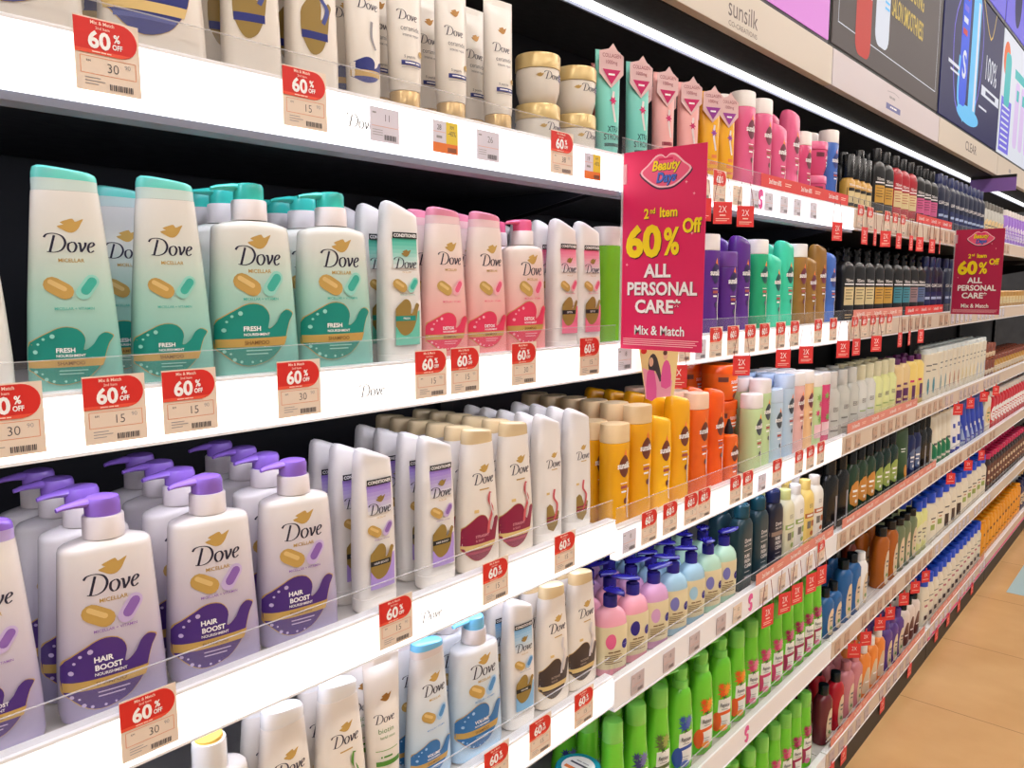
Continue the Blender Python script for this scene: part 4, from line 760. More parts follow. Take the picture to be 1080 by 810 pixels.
place(k_sunc('conditioner_bottle', 's_brown', sun_art('sun_wine', .15)), 'tall brown conditioner bottle with slanted top', [2.31], Y2, 2, .0535); place(k_sunc('conditioner_bottle', 's_blue', sun_art('sun_navy', .14), .92), 'blue conditioner bottle ending the second shelf row', [2.39], Y2, 2, .0535)
# third
place(k_sun('shampoo_bottle', 's_yellow', sun_art('sun_brown', .125), 'cap_frost_amber', .86), 'short yellow shampoo bottle with frosted cap', [1.275], Y3, 4, .0535)
place(sunset('yellow', 'sun_brown'), 'tall yellow shampoo bottle with frosted cap', [1.357], Y3, 6, .0545); place(k_sunc('conditioner_bottle', 's_yellow2', sun_art('sun_brown', .13), .855), 'short yellow conditioner bottle with slanted top', [1.438], Y3, 3, .06)
place(k_sunc('conditioner_bottle', 's_yellow', sun_art('sun_brown', .15)), 'tall yellow conditioner bottle with slanted top', [1.518], Y3, 5, .0535)
place(sunset('orange', 'sun_brown'), 'orange shampoo bottle with frosted cap', [1.605], Y3, 4, .0535); place(k_sunc('conditioner_bottle', 's_tango', sun_art('sun_brown', .15)), 'orange conditioner bottle with slanted top', [1.685], Y3, 3, .0535)
for k in (0, 1):
    for j, w in ((0, 'front'), (1, 'rear')): KTO.put((-.122 - .098 * j, 1.862, Y3 + .0925 * k), math.radians(-20), 1., '%s orange hair mask tub of the %s stack' % (('lower', 'upper')[k], w), 'orange hair mask tubs')
for j, w in ((0, 'front'), (1, 'rear')): KTO.put((-.122 - .098 * j, 1.862, Y3 + .185), math.radians(-20), 1., 'topmost orange hair mask tub of the %s stack' % w, 'orange hair mask tubs')
KSER.put((-.05, 1.775, Y3), math.radians(-8), 1., 'small orange serum bottle with black spout before the orange tubs')
CP = [('lime', 'sun_ink', 'cap_frost'), ('ice', 'sun_navy', mat('cap_ice', (198, 216, 240), .25)), ('blush', 'sun_wine', 'cap_frost'), ('peach', 'sun_wine', 'cap_frost')]
place(k_sun('shampoo_bottle', 's_lime', sun_art('sun_ink', .12), 'cap_frost', .84), 'short pale green bottle with frosted cap', [1.895], Y3, 1, .0535, x0=-.047); place(k_sun('shampoo_bottle', 's_lime', sun_art('sun_ink', .15), 'cap_frost'), 'tall pale green bottle with frosted cap', [1.962], Y3, 3, .0535, x0=-.055)
place(k_sun('shampoo_bottle', 's_ice', sun_art('sun_ink', .12), CP[1][2], .84), 'short ice blue bottle with pale cap', [2.03], Y3, 2, .0535); place(k_sun('shampoo_bottle', 's_ice', sun_art('sun_ink', .15), CP[1][2]), 'tall ice blue bottle with pale cap', [2.105], Y3, 3, .0535)
place(k_sun('shampoo_bottle', 's_blush', sun_art('sun_wine', .15), 'cap_frost'), 'tall blush pink bottle on the third shelf', [2.18], Y3, 3, .0535); place(k_sun('shampoo_bottle', 's_peach', sun_art('sun_wine', .15), 'cap_frost'), 'tall peach bottle on the third shelf', [2.25], Y3, 3, .0535)
FR = [('poly', star(-.004, .15, .013, 7), 'leaf_mid'), ('poly', star(.006, .13, .013, 8), 'f_pink'), ('poly', star(-.008, .105, .012, 7), 's_berry'), ('poly', star(.004, .085, .014, 8), 'leaf_mid'), ('rect', -.022, .03, .022, .07, 'f_pink_pale')]
place(k_sun('shampoo_bottle', 's_lime', FR, 'cap_frost', .92), 'fruit-printed lime bottle beside the clear pumps', [2.318], Y3, 2, .0535); place(k_sun('shampoo_bottle', 's_berry', FR, 'cap_frost', .92), 'fruit-printed berry bottle beside the clear pumps', [2.385], Y3, 2, .0535)
# fourth
BR = (('b_pink', 's_pink', 1.6), ('b_pink', 'navy_pump', -.5), ('b_lilac', 'b_lilac', 2.9), ('b_sky', 'b_disc', -.4), ('b_sky', 'b_sky', -.2), ('b_mint', 'b_disc', .7), ('b_mint', 'b_disc', 3.0))
BN = ('pink baby lotion pump at the near end', 'pink baby lotion pump beside the lilac one', 'lilac baby lotion pump', 'sky blue baby lotion pump beside the lilac one', 'sky blue baby lotion pump beside the mint ones', 'mint baby lotion pump beside the sky blue ones', 'mint baby lotion pump beside the dark bottles')
BK = {}
for i, (bm_, dm, ro) in enumerate(BR):
    for j in range(4):
        key = (bm_ if not (j >= 2 and i < 2) else 'b_lilac', dm, (i * 4 + j) % 5)
        if key not in BK: BK[key] = k_baby(key[0], dm, (ro, -.6, .4, 2.7, .0)[(i + j) % 5] if j else ro)
        BK[key].put((-.05 - .058 * j, 1.268 + .0835 * i, Y4), math.radians(-16 + random.uniform(-5, 5)), 1., BN[i] + (', frontmost', ', second back', ', third back', ', rearmost')[j], 'baby lotion pumps')
place(k_men('men_teal', 'men_teal_cap', 'men_teal'), 'dark teal body wash bottle with white wording', [1.866, 1.965], Y4, [2, 2], .06); place(k_men('men_navy', 'men_navy_cap', 'men_band'), 'navy body wash bottle with brown band', [2.06], Y4, 2, .06)
place(k_ess('e_pale', 'e_lime', 'e_green', 'e_ink'), 'pale green body wash bottle', [2.145], Y4, 2, .06); place(k_ess('e_white', 'cap_frost', 'e_green', 'e_ink'), 'white-capped pale body wash bottle', [2.22], Y4, 2, .06); place(k_ess('e_yellow', 'e_yellow', 'e_rust', 'e_ink'), 'yellow body wash bottle with rust band', [2.295], Y4, 2, .06); place(k_ess('e_white', 'cap_frost', 'e_rust', 'e_ink'), 'cream body wash bottle with rust band', [2.37], Y4, 2, .06)
# fifth and lowest: green bottles
G = {m: k_green(m) for m in ('f_indigo', 'f_olive', 'f_orange', 'f_pink', 'f_wine')}; GPm = {m: k_greenp(m) for m in ('f_blue', 'f_orange')}
seq = [('f_indigo', 1.285, 0, 'with indigo flowers beside the teal jars'), ('f_indigo', 1.375, 0, 'with indigo flowers beside the olive-leaf one'), ('f_olive', 1.468, 0, 'with olive leaves'), ('f_blue', 1.565, 1, 'with blue flowers'), ('f_orange', 1.668, 1, 'with orange flowers, first pump'), ('f_orange', 1.768, 1, 'with orange flowers, second pump'), ('f_orange', 1.862, 0, 'with orange flowers beside the pumps'), ('f_pink', 1.944, 0, 'with pink flowers beside the orange one'), ('f_pink', 2.026, 0, 'with pink flowers, second'), ('f_pink', 2.108, 0, 'with pink flowers, third'), ('f_wine', 2.19, 0, 'with wine flowers, first'), ('f_wine', 2.268, 0, 'with wine flowers, second'), ('f_wine', 2.345, 0, 'with wine flowers, third'), ('f_wine', 2.415, 0, 'with wine flowers ending the row')]
for m, y, p, w in seq:
    for j in range(3 if y < 1.9 else 2): (GPm if p else G)[m].put((-.05 - .062 * j, y, Y5), math.radians(-24 + random.uniform(-4, 4)), 1., 'green %s %s, fifth shelf%s' % (('bottle', 'pump bottle')[p], w, ('', ', second back', ', third back')[j]), 'green bottles on the fifth shelf')
for j in range(3):
    G['f_indigo'].put((-.175 - .055 * j, 1.115, Z5), 0, 1., 'green bottle behind the teal jars, %s back' % ORD[j], 'green bottles behind the jars'); G['f_indigo'].put((-.175 - .055 * j, 1.02, Z5), 0, 1., 'green bottle behind the leaf-lid jar, %s back' % ORD[j], 'green bottles behind the jars')
seq = [('f_blue', 1.66, 1, 'with blue flowers'), ('f_blue', 1.765, 1, 'with blue flowers beside the plain one'), ('f_orange', 1.865, 1, 'with orange flowers'), ('f_orange', 1.965, 0, 'with orange flowers, first'), ('f_orange', 2.05, 0, 'with orange flowers, second'), ('f_pink', 2.135, 0, 'with pink flowers, first'), ('f_pink', 2.215, 0, 'with pink flowers, second'), ('f_wine', 2.295, 0, 'with wine flowers, first'), ('f_wine', 2.375, 0, 'with wine flowers ending the row')]
for m, y, p, w in seq:
    for j in range(2): (GPm if p else G)[m].put((-.05 - .062 * j, y, Y6), math.radians(-24 + random.uniform(-4, 4)), 1., 'green %s %s, lowest shelf%s' % (('bottle', 'pump bottle')[p], w, ('', ', second back')[j]), 'green bottles on the lowest shelf')

# ------------------------------------------------------------------ BAY of black shampoo
ROT[0] = -16.
X1, X2, X3, X4, X5, X6 = (zs(3, i) for i in range(1, 7))
oil = k_gen('hair_oil_bottle', 'bottle', .024, .018, .115, 3, 'tr_gold', 'tr_cap', .07, .0175, [('rect', -.02, .03, .02, .085, 'tr_black'), ('rect', -.015, .04, .012, .075, 'tr_straw'), ('txt', 'TRESemme', 0, .09, .007, 'txt_white', 'c', .01, .6)], .012)
place(oil, 'short gold hair oil bottle with black cap', [2.53, 2.585, 2.64, 2.695], X1, 1, x0=-.05)
KT = {n: k_tres(b_, p, k_) for n, b_, p, k_ in (('gold', 'tr_black', 'tr_gold', 'pump'), ('red', 'tr_red', 'tr_straw', 'pump'), ('pink', 'tr_black', 'tr_pink', 'pump'), ('straw', 'tr_black', 'tr_straw', 'pump'), ('teal', 'tr_black', 'tr_teal', 'pump'), ('mauve', 'tr_black', 'tr_mauve', 'pump'), ('steel', 'tr_black', 'tr_steel', 'pump'))}
KTC2 = {n: k_tres(b_, p, 'flip') for n, b_, p in (('gold', 'tr_black', 'tr_gold'), ('red', 'tr_red', 'tr_straw'), ('pink', 'tr_black', 'tr_pink'), ('straw', 'tr_black', 'tr_straw'))}
place(KT['straw'], 'black pump bottle behind the short gold ones', [2.63], X1, 2, .06, x0=-.16)
place(KTC2['gold'], 'black shampoo bottle with amber panel', [2.805, 2.905], X1, 3, .055, x0=-.055); place(KTC2['red'], 'red shampoo bottle with straw panel', [3.005, 3.1, 3.195], X1, 2, .055, x0=-.055); place(KTC2['pink'], 'black shampoo bottle with pink panel', [3.3, 3.4, 3.5], X1, 2, .055, x0=-.055)
nvy = k_gen('shampoo_bottle', 'bottle', .032, .022, .2, 4, 'nv_black', 'nv_blue', .04, .018, [('txt', 'CLEAR', .0, .12, .012, 'txt_white', 'c', .01, .7), ('rect', -.02, .05, .02, .1, 'nv_blue'), ('rect', -.016, .07, .016, .08, 'nv_pale')])
nvy1 = k_gen('shampoo_bottle', 'bottle', .032, .022, .2, 4, 'nv_black', 'nv_blue', .04, .018, [('txt', 'CLEAR', .0, .12, .012, 'txt_white', 'c', .01, .7), ('rect', -.02, .05, .02, .1, 'nv_blue'), ('rect', -.016, .07, .016, .08, 'nv_pale')], single=True)
place(nvy, 'navy shampoo bottle at the end of the black row', [3.595, 3.672], X1, 2, .055)
place(KT['straw'], 'big black pump bottle with straw panel', [2.535, 2.64, 2.74], X2, [2, 3, 3], .06); place(KT['gold'], 'big black pump bottle with amber panel', [2.842, 2.945], X2, 3, .06)
place(KT['teal'], 'black pump bottle with teal panel', [3.06, 3.165], X2, 2, .06); place(KT['mauve'], 'black pump bottle with mauve panel', [3.27], X2, 2, .06); place(KT['steel'], 'black pump bottle with steel blue panel', [3.37], X2, 2, .06); place(nvy, 'navy shampoo bottle beside the steel blue panel', [3.47, 3.56, 3.65], X2, 2, .055)
mat('c_grey', (196, 196, 188), .2); mat('c_clear', (214, 214, 208), .2); mat('c_lemon', (222, 226, 160), .25); mat('c_beige', (228, 200, 146), .3); mat('c_plum', (96, 36, 96), .3); mat('w_bottle', (228, 220, 200), .3); mat('w_top', (214, 224, 226), .3); mat('wood_text', (90, 90, 90), .5)
esl = lambda m: [('txt', 'ESS', 0, .09, .014, 'e_ink', 'c', .02, .8), ('rect', -.02, .028, .02, .033, 'e_ink'), ('rect', -.02, .06, .01, .064, m)]
cl = k_gen('pump_bottle', 'pump bottle', .033, .024, .165, 2.6, 'c_grey', 'c_clear', .05, .02, esl('e_ink'))
place(cl, 'grey clear pump bottle', [2.47, 2.56, 2.65], X3, [2, 2, 2], .06); place(k_gen('pump_bottle', 'pump bottle', .033, .024, .165, 2.6, 'c_clear', 'e_pale', .05, .02, esl('e_green')), 'pale grey bottle with ivory cap', [2.74, 2.825], X3, 2, .06)
place(k_gen('pump_bottle', 'pump bottle', .033, .024, .165, 2.6, 'c_lemon', 'e_pale', .05, .02, esl('e_green')), 'lemon bottle with ivory cap', [2.91, 2.99, 3.07], X3, 2, .06)
place(k_gen('refill_pouch', 'pouch', .036, .02, .185, 3, 'c_beige', 'c_plum', .022, .014, [('txt', 'NAT', -.006, .1, .013, 'c_plum', 'c', .02, .7), ('rect', -.02, .04, .016, .09, 'c_plum'), ('rect', -.016, .05, .012, .06, 'c_beige')]), 'beige pouch with plum cap', [3.16, 3.25], X3, 2, .05)
place(k_gen('refill_pouch', 'pouch', .036, .02, .185, 3, 'e_yellow', 'c_plum', .022, .014, [('txt', 'NAT', -.006, .1, .013, 's_berry', 'c', .02, .7), ('rect', -.006, .03, .016, .09, 'c_plum')]), 'yellow pouch with plum cap', [3.35, 3.45], X3, 2, .05)
wb_ = lambda m: k_gen('body_wash_bottle', 'bottle', .034, .024, .2, 6, 'w_bottle', 'w_top', .02, .031, [('rect', -.02, .15, .02, .155, 'wood_text'), ('rect', -.02, .128, .012, .132, 'wood_text'), ('poly', ell(.0, .065, .008, .035, 12), m)], .01, True, False)
WB = [wb_(m) for m in ('tr_teal', 'e_rust', 'e_yellow', 'nv_pale')]
place(WB[0], 'white square bottle with teal drop', [3.56, 3.645], X3, 1)
mat('k_black', (24, 26, 26), .25); mat('k_green', (38, 62, 42), .25); mat('k_deep', (20, 44, 36), .25); mat('k_amber', (206, 140, 60), .35); mat('k_lime', (150, 170, 84), .35); mat('k_tube', (58, 84, 50), .3); mat('k_navy', (24, 34, 84), .3)
KBk = k_gen('hair_mask_tube', 'tube', .034, .022, .19, 2.6, 'k_black', 'k_black', .045, .02, [('rect', .008, .02, .02, .12, 'txt_grey')])
place(KBk, 'glossy black bottle with flip cap', [2.5, 2.6], X4, 1, .06)
place(k_gen('shampoo_bottle', 'bottle', .034, .023, .19, 2.6, 'k_green', 'k_black', .045, .019, lab('k_amber', 'txt_white', .19)), 'dark green bottle with amber label', [2.7, 2.79, 2.88], X4, 2, .06); place(k_gen('shampoo_bottle', 'bottle', .034, .023, .19, 2.6, 'k_deep', 'k_black', .045, .019, lab('k_lime', 'txt_white', .19)), 'dark green bottle with lime label', [2.97, 3.06, 3.15], X4, 2, .06)
place(k_tube('hair_mask_tube', 'k_tube', 'k_black', [('poly', ell(.006, .06, .012, .03, 12), 'k_amber'), ('rect', -.016, .15, .012, .153, 'txt_white'), ('rect', -.016, .14, .006, .143, 'txt_white')], .05, .23, .03, .03), 'big olive green tube on black cap', [3.28], X4, 2, .075); place(k_gen('shampoo_bottle', 'bottle', .03, .022, .19, 2.6, 'k_navy', 'k_black', .04, .018, lab('tr_steel', 'txt_white', .19)), 'deep navy bottle beside the olive tube', [3.4, 3.48], X4, 2, .06); place(KBk, 'glossy black bottle beside the deep navy ones', [3.57, 3.65], X4, 2, .06)
mat('j_blue', (40, 96, 156), .25); mat('j_label', (220, 200, 170), .45); mat('j_amber', (170, 92, 28), .18); mat('j_red', (110, 40, 22), .2); mat('j_sage', (110, 124, 92), .3); mat('j_cap', (18, 26, 32), .25)
def jl(h): return [('poly', smooth_closed([(-.006, h * .1), (.022, h * .12), (.024, h * .5), (.018, h * .72), (.002, h * .7), (-.01, h * .45)], 2), 'j_label'), ('rect', .0, h * .5, .016, h * .54, 'wood_text'), ('rect', .0, h * .42, .012, h * .45, 'wood_text'), ('poly', star(.006, h * .26, .01, 6), 'leaf')]
place(k_gen('shower_gel_bottle', 'bottle', .033, .023, .135, 2.4, 'j_blue', 'j_cap', .03, .014, jl(.135)), 'short blue shower gel bottle with black cap', [2.52, 2.595], X5, 2, .07)
place(k_gen('shower_gel_bottle', 'bottle', .036, .026, .185, 2.4, 'j_blue', 'j_cap', .032, .018, jl(.185)), 'tall blue shower gel bottle with black cap', [2.685, 2.775], X5, 2, .07); place(k_gen('shower_gel_bottle', 'bottle', .032, .024, .17, 2.4, 'paper_white', 'cap_white', .03, .018, jl(.17)), 'white shower gel bottle beside the tall blue ones', [2.86], X5, 1)
place(k_gen('shower_gel_bottle', 'bottle', .032, .024, .19, 2.4, 'j_red', 'j_cap', .03, .018, jl(.19)), 'dark red-brown gel bottle behind the amber ones', [2.96], X5, 1, x0=-.12)
place(k_gen('shower_gel_bottle', 'bottle', .038, .028, .2, 2.2, 'j_amber', 'j_cap', .036, .021, jl(.2)), 'amber shower gel bottle with dark cap', [3.1, 3.215], X5, 2, .07); place(k_gen('shower_gel_bottle', 'bottle', .034, .02, .19, 2.6, 'j_sage', 'j_cap', .03, .02, jl(.19)), 'sage green shower gel bottle', [3.33, 3.42, 3.51], X5, 2, .07); place(k_gen('shower_gel_bottle', 'bottle', .034, .02, .19, 2.6, 'e_lime', mat('h_blue', (30, 80, 214), .3), .045, .022, lab('e_pale', 'e_ink', .19), single=True), 'lime bottle with blue cap beside sage ones', [3.595, 3.67], X5, 2, .06)
mat('v_plum', (104, 40, 48), .18); mat('v_red', (176, 28, 44), .2); mat('v_rose', (200, 130, 140), .25); mat('v_orange', (236, 140, 60), .3); mat('v_purple', (94, 64, 140), .25); mat('v_cream', (228, 214, 206), .3); mat('v_brown', (96, 50, 44), .3)
for bm_, cm_, nm, ys in (('v_plum', 'j_cap', 'plum shower gel bottle with black cap', [2.548]), ('v_red', 'j_cap', 'red shower gel bottle with black cap', [2.665]), ('v_rose', 'v_rose', 'rose shower gel bottle with pale cap', [2.77, 2.86]), ('v_orange', 'cap_frost', 'orange-labelled white gel bottle', [2.95, 3.04, 3.13]), ('v_purple', 'v_purple', 'purple shower gel bottle', [3.225, 3.305, 3.385]), ('v_cream', 'j_cap', 'cream gel bottle with brown label', [3.47, 3.55, 3.63])):
    lb = jl(.17) if bm_ not in ('v_cream', 'v_orange') else [('poly', smooth_closed([(-.02, .02), (.022, .03), (.024, .1), (-.0, .12), (-.018, .07)], 2), 'v_brown' if bm_ == 'v_cream' else 'j_label'), ('rect', -.01, .06, .012, .066, 'txt_white')]
    place(k_gen('shower_gel_bottle', 'bottle', .034, .025, .17, 2.4, bm_, cm_, .034, .0165, lb), nm + ' on the lowest shelf', ys, X6, 2, .065)

# ------------------------------------------------------------------ farther bays: small in the picture, one mesh each
def run(K, desc, y0, y1, n, z, rows=1, sp=.06, x0=-.05):
    for i in range(n):
        for j in range(rows): K.put((x0 - sp * j, y0 + (y1 - y0) * (i + .5) / n, z), math.radians(-14 + random.uniform(-4, 4)), 1., desc, desc)
W1, W2, W3, W4, W5, W6 = (zs(4, i) for i in range(1, 7))
g1 = lambda *a, **k: k_gen(*a, single=True, **k)
run(nvy1, 'navy shampoo bottle in the row of the bay with blue caps', 3.74, 4.42, 8, W1, 2); run(g1('shampoo_bottle', 'bottle', .03, .022, .17, 3, 'c_grey', 'e_ink', .03, .02, lab('c_beige', 'e_ink', .17)), 'grey shampoo bottle after the navy row', 4.44, 4.92, 6, W1, 2)
run(nvy1, 'navy shampoo bottle behind the smaller banner', 3.74, 4.0, 3, W2, 2); run(g1('cologne_bottle', 'bottle', .03, .02, .14, 2.4, 'k_tube', 'cap_white', .04, .012, lab('paper_white', 'leaf', .14)), 'green cologne bottle beside the smaller banner', 4.0, 4.2, 2, W2); run(g1('gift_box', 'box', .034, .024, .17, 12, 'tr_gold', 'tr_gold', 0, .02, [('rect', -.02, .03, .02, .06, 'c_beige'), ('rect', -.02, .1, .02, .12, 'tr_straw')], neck=False), 'gold boxed product beyond the smaller banner', 4.22, 4.92, 8, W2, 2, .07, -.058)
for i in range(12):
    K = WB[(0, 0, 1, 1, 1, 2, 2, 2, 2, 3, 3, 3)[i]]; d = 'white square bottle with %s drop on third shelf' % ('teal', 'rust', 'yellow', 'pale blue')[(0, 0, 1, 1, 1, 2, 2, 2, 2, 3, 3, 3)[i]]
    for j in range(2): K.put((-.05 - .06 * j, 3.755 + .082 * i, W3), 0, 1., d, d)
mat('x_bronze', (150, 84, 66), .25, .3); mat('x_gold', (200, 150, 70), .3, .3); mat('x_red', (196, 24, 40), .3); mat('x_dark', (50, 34, 34), .3); mat('x_blue', (44, 64, 170), .3); mat('x_pinkcap', (200, 40, 90), .3); mat('x_green', (30, 120, 80), .3); mat('x_orange', (232, 150, 24), .3); mat('x_lilac', (160, 120, 214), .35)
bz = k_jar('cream_jar', 'x_bronze', 'x_bronze', [('rect', -.025, .02, .025, .045, 'j_label')], None, .038, .07, .02, single=True)
for i in range(3):
    for k in (0, 1): bz.put((-.06, 4.735 + .082 * i, W3 + .0905 * k), 0, 1., 'bronze jar stacked two high beside white square bottles', 'bronze jars on the third shelf')
tg = k_tube('hair_mask_tube', 'w_bottle', 'x_green', [('rect', -.014, .09, .014, .1, 'wood_text'), ('poly', [(-.02, .03), (.02, .03), (.02, .06), (-.02, .1)], 'x_green')], .03, .22, .02, .024, single=True)
run(tg, 'white tube with green foot on the fourth shelf', 3.74, 4.06, 4, W4, 2, .05); run(k_tube('hair_mask_tube', 'paper_white', 'x_blue', [('rect', -.014, .05, .014, .08, 'x_blue'), ('rect', -.01, .12, .01, .14, 'x_blue')], .03, .22, .02, .024, single=True), 'white tube with blue cap on the fourth shelf', 4.08, 4.26, 2, W4)
run(k_tube('refill_pouch', 'x_blue', 'x_blue', [('poly', [(-.03, .0), (-.002, .0), (-.028, .12)], 'nv_pale'), ('rect', .0, .08, .02, .1, 'paper_white')], .042, .22, .02, .04, single=True), 'blue refill pouch on the fourth shelf', 4.3, 4.8, 5, W4, 2, .085, -.062)
run(g1('shower_gel_bottle', 'bottle', .034, .024, .2, 4, 'w_bottle', 'x_red', .02, .02, lab('c_beige', 'x_green', .2)), 'cream bottle with red cap beside the blue pouches', 4.82, 4.93, 1, W4, 2)
hb = g1('shampoo_bottle', 'bottle', .049, .03, .185, 3, 'w_bottle', 'h_blue', .045, .034, [('rect', -.02, .11, .02, .116, 'wood_text'), ('rect', -.02, .06, .014, .085, 'k_lime'), ('rect', -.012, .095, .012, .1, 'e_rust')], shoulder=.03)
hd = g1('shampoo_bottle', 'bottle', .049, .03, .185, 3, 'w_bottle', 'h_blue', .045, .034, [('rect', -.02, .11, .02, .116, 'wood_text'), ('rect', -.018, .02, .018, .08, 'x_dark')], shoulder=.03)
run(hb, 'white bottle with blue cap and lime square, fifth shelf', 3.74, 4.0, 2, W5, 2, .07, -.056); run(hd, 'white bottle with blue cap and dark square, fifth shelf', 4.0, 4.37, 3, W5, 2, .07, -.056); run(hb, 'white blue-capped bottle beyond the dark square ones', 4.37, 4.93, 5, W5, 2, .07, -.056)
he = g1('shampoo_bottle', 'bottle', .035, .024, .185, 3, 'w_bottle', 'h_blue', .045, .024, [('rect', -.012, .03, .012, .05, 'x_dark'), ('rect', -.02, .12, .02, .124, 'wood_text'), ('rect', -.014, .09, .012, .1, 'v_rose')], shoulder=.03)
run(he, 'white bottle with blue cap on the lowest shelf', 3.735, 4.93, 14, W6, 2)
# bays at the far end
V = [zs(5, i) for i in range(1, 7)]
run(g1('body_spray_can', 'can', .026, .026, .17, 2, 'x_lilac', 'cap_frost', .03, .022, lab('paper_white', 'x_lilac', .17)), 'lilac spray can at the far end', 4.96, 6.17, 14, V[0]); run(g1('gift_box', 'box', .034, .03, .1, 12, 'x_gold', 'x_gold', 0, .02, [('rect', -.02, .03, .02, .07, 'tr_straw')], neck=False), 'golden box on the far second shelf', 4.98, 6.15, 12, V[1], 2, .09, -.064); run(g1('cream_jar', 'jar', .036, .036, .08, 2.4, 'x_gold', 'x_bronze', .025, .034, [('rect', -.02, .02, .02, .05, 'j_label')]), 'gold jar with bronze lid on the far third shelf', 4.96, 6.17, 14, V[2], 2, .078, -.062)
run(g1('shampoo_bottle', 'bottle', .036, .026, .18, 3, 'x_red', 'paper_white', .03, .02, lab('paper_white', 'x_red', .18)), 'red bottle with white cap on the far fourth shelf', 4.96, 6.17, 14, V[3], 2)
run(g1('shampoo_bottle', 'bottle', .032, .026, .185, 3, 'x_dark', 'x_pinkcap', .03, .026, [('rect', -.018, .04, .018, .15, 'v_brown'), ('rect', -.01, .06, .01, .07, 'j_label'), ('rect', -.01, .1, .01, .12, 'j_label')]), 'dark bottle with pink cap on the far fifth shelf', 4.96, 6.17, 14, V[4], 2)
run(g1('shampoo_bottle', 'bottle', .036, .026, .2, 4, 'x_orange', 'x_orange', .012, .03, [('rect', -.008, .12, .008, .135, 'v_brown'), ('rect', -.014, .05, .014, .055, 'v_brown')]), 'orange bottle on the far lowest shelf', 4.96, 6.17, 13, V[5], 2)
U = [zs(6, i) for i in range(1, 7)]
for i, (c1, c2, nm) in enumerate((('x_lilac', 'cap_frost', 'lilac'), ('x_gold', 'x_bronze', 'gold'), ('x_bronze', 'x_gold', 'bronze'), ('x_red', 'paper_white', 'red'), ('x_dark', 'x_dark', 'black'), ('k_navy', 'k_navy', 'navy'))):
    run(g1('shampoo_bottle', 'bottle', .034, .026, .18, 3, c1, c2, .03, .02, lab('j_label', c1, .18)), '%s bottle in the farthest bay, %s shelf' % (nm, WHAT[i + 1]), 6.2, 7.4, 12, U[i])
# ------------------------------------------------------------------ price tags
def promo_parts(price, cents='90'):
    w, h = .0295, .0665
    c = MB().box(0, .0008, -w, w, 0, h, 'card_cream')
    hd = MB(); R = [(-w, .034), (.012, .034)] + [(.012 + .0155 * math.cos(math.radians(a)), .0495 + .0155 * math.sin(math.radians(a))) for a in range(-90, 91, 15)] + [(-w, .065)]
    hd.prism(R, .0009, .0013, 'card_red'); hd.prism([(-w, .0338), (.0123, .0338), (.0215, .0372), (-w, .0372)], .00135, .0015, 'card_orange')
    t = [('txt', 'Mix & Match', -.004, .0605, .0032, 'card_pink', 'c', .02, .95), ('txt', '2nd Item', -.004, .0562, .0026, 'card_pink', 'c', .01), ('txt', '60', -.0075, .0395, .0150, 'txt_white', 'c', .035, .98), ('txt', '%', .0085, .0475, .0072, 'txt_white', 'c', .03, .85), ('txt', 'OFF', .0088, .0408, .0048, 'txt_white', 'c', .03, .8), ('txt', 'Selected items only', -.006, .0349, .0016, 'card_pink', 'c')]
    t2 = [('stroke', [(-.025, .0155), (.025, .0155)], .0006, .0008, 'card_line'), ('stroke', [(-.025, .031), (.025, .031)], .0006, .0008, 'card_line'), ('rect', -.0255, .0155, -.0248, .031, 'card_line'), ('rect', .0248, .0155, .0255, .031, 'card_line'), ('txt', 'RM', -.018, .026, .0022, 'txt_dark'), ('txt', price, .004, .0188, .0088, 'txt_dark', 'c', -.012, .95), ('txt', cents, .0175, .0245, .0042, 'txt_grey', 'c', -.01)]
    t2 += [('rect', -.022, .0115 - .0028 * i, -.022 + (.014, .018, .012)[i], .0122 - .0028 * i, 'txt_grey') for i in range(3)] + [('rect', .0 + .0016 * i, .003, .0 + .0016 * i + (.0011, .0006, .0009)[i % 3], .0085, 'txt_dark') for i in range(14)]
    return c, hd, MB().arts(t, flat(.0015), 0, 0, .0002, .00002), MB().arts(t2, flat(.0008), 0, 0, .0002, .00002)
mat('card_brown', (196, 164, 142), .6); mat('card_pink', (250, 216, 200), .6)
PK = {}
def promo(price, cents='90', small=False):
    if (price, small) not in PK:
        c, hd, t, t2 = promo_parts(price, cents)
        PK[(price, small)] = Kind('price_tag', 'price tag', [('card', c, [('lettering_print', t2)]), ('promo_header', hd, [('lettering', t)])], small)
    return PK[(price, small)]
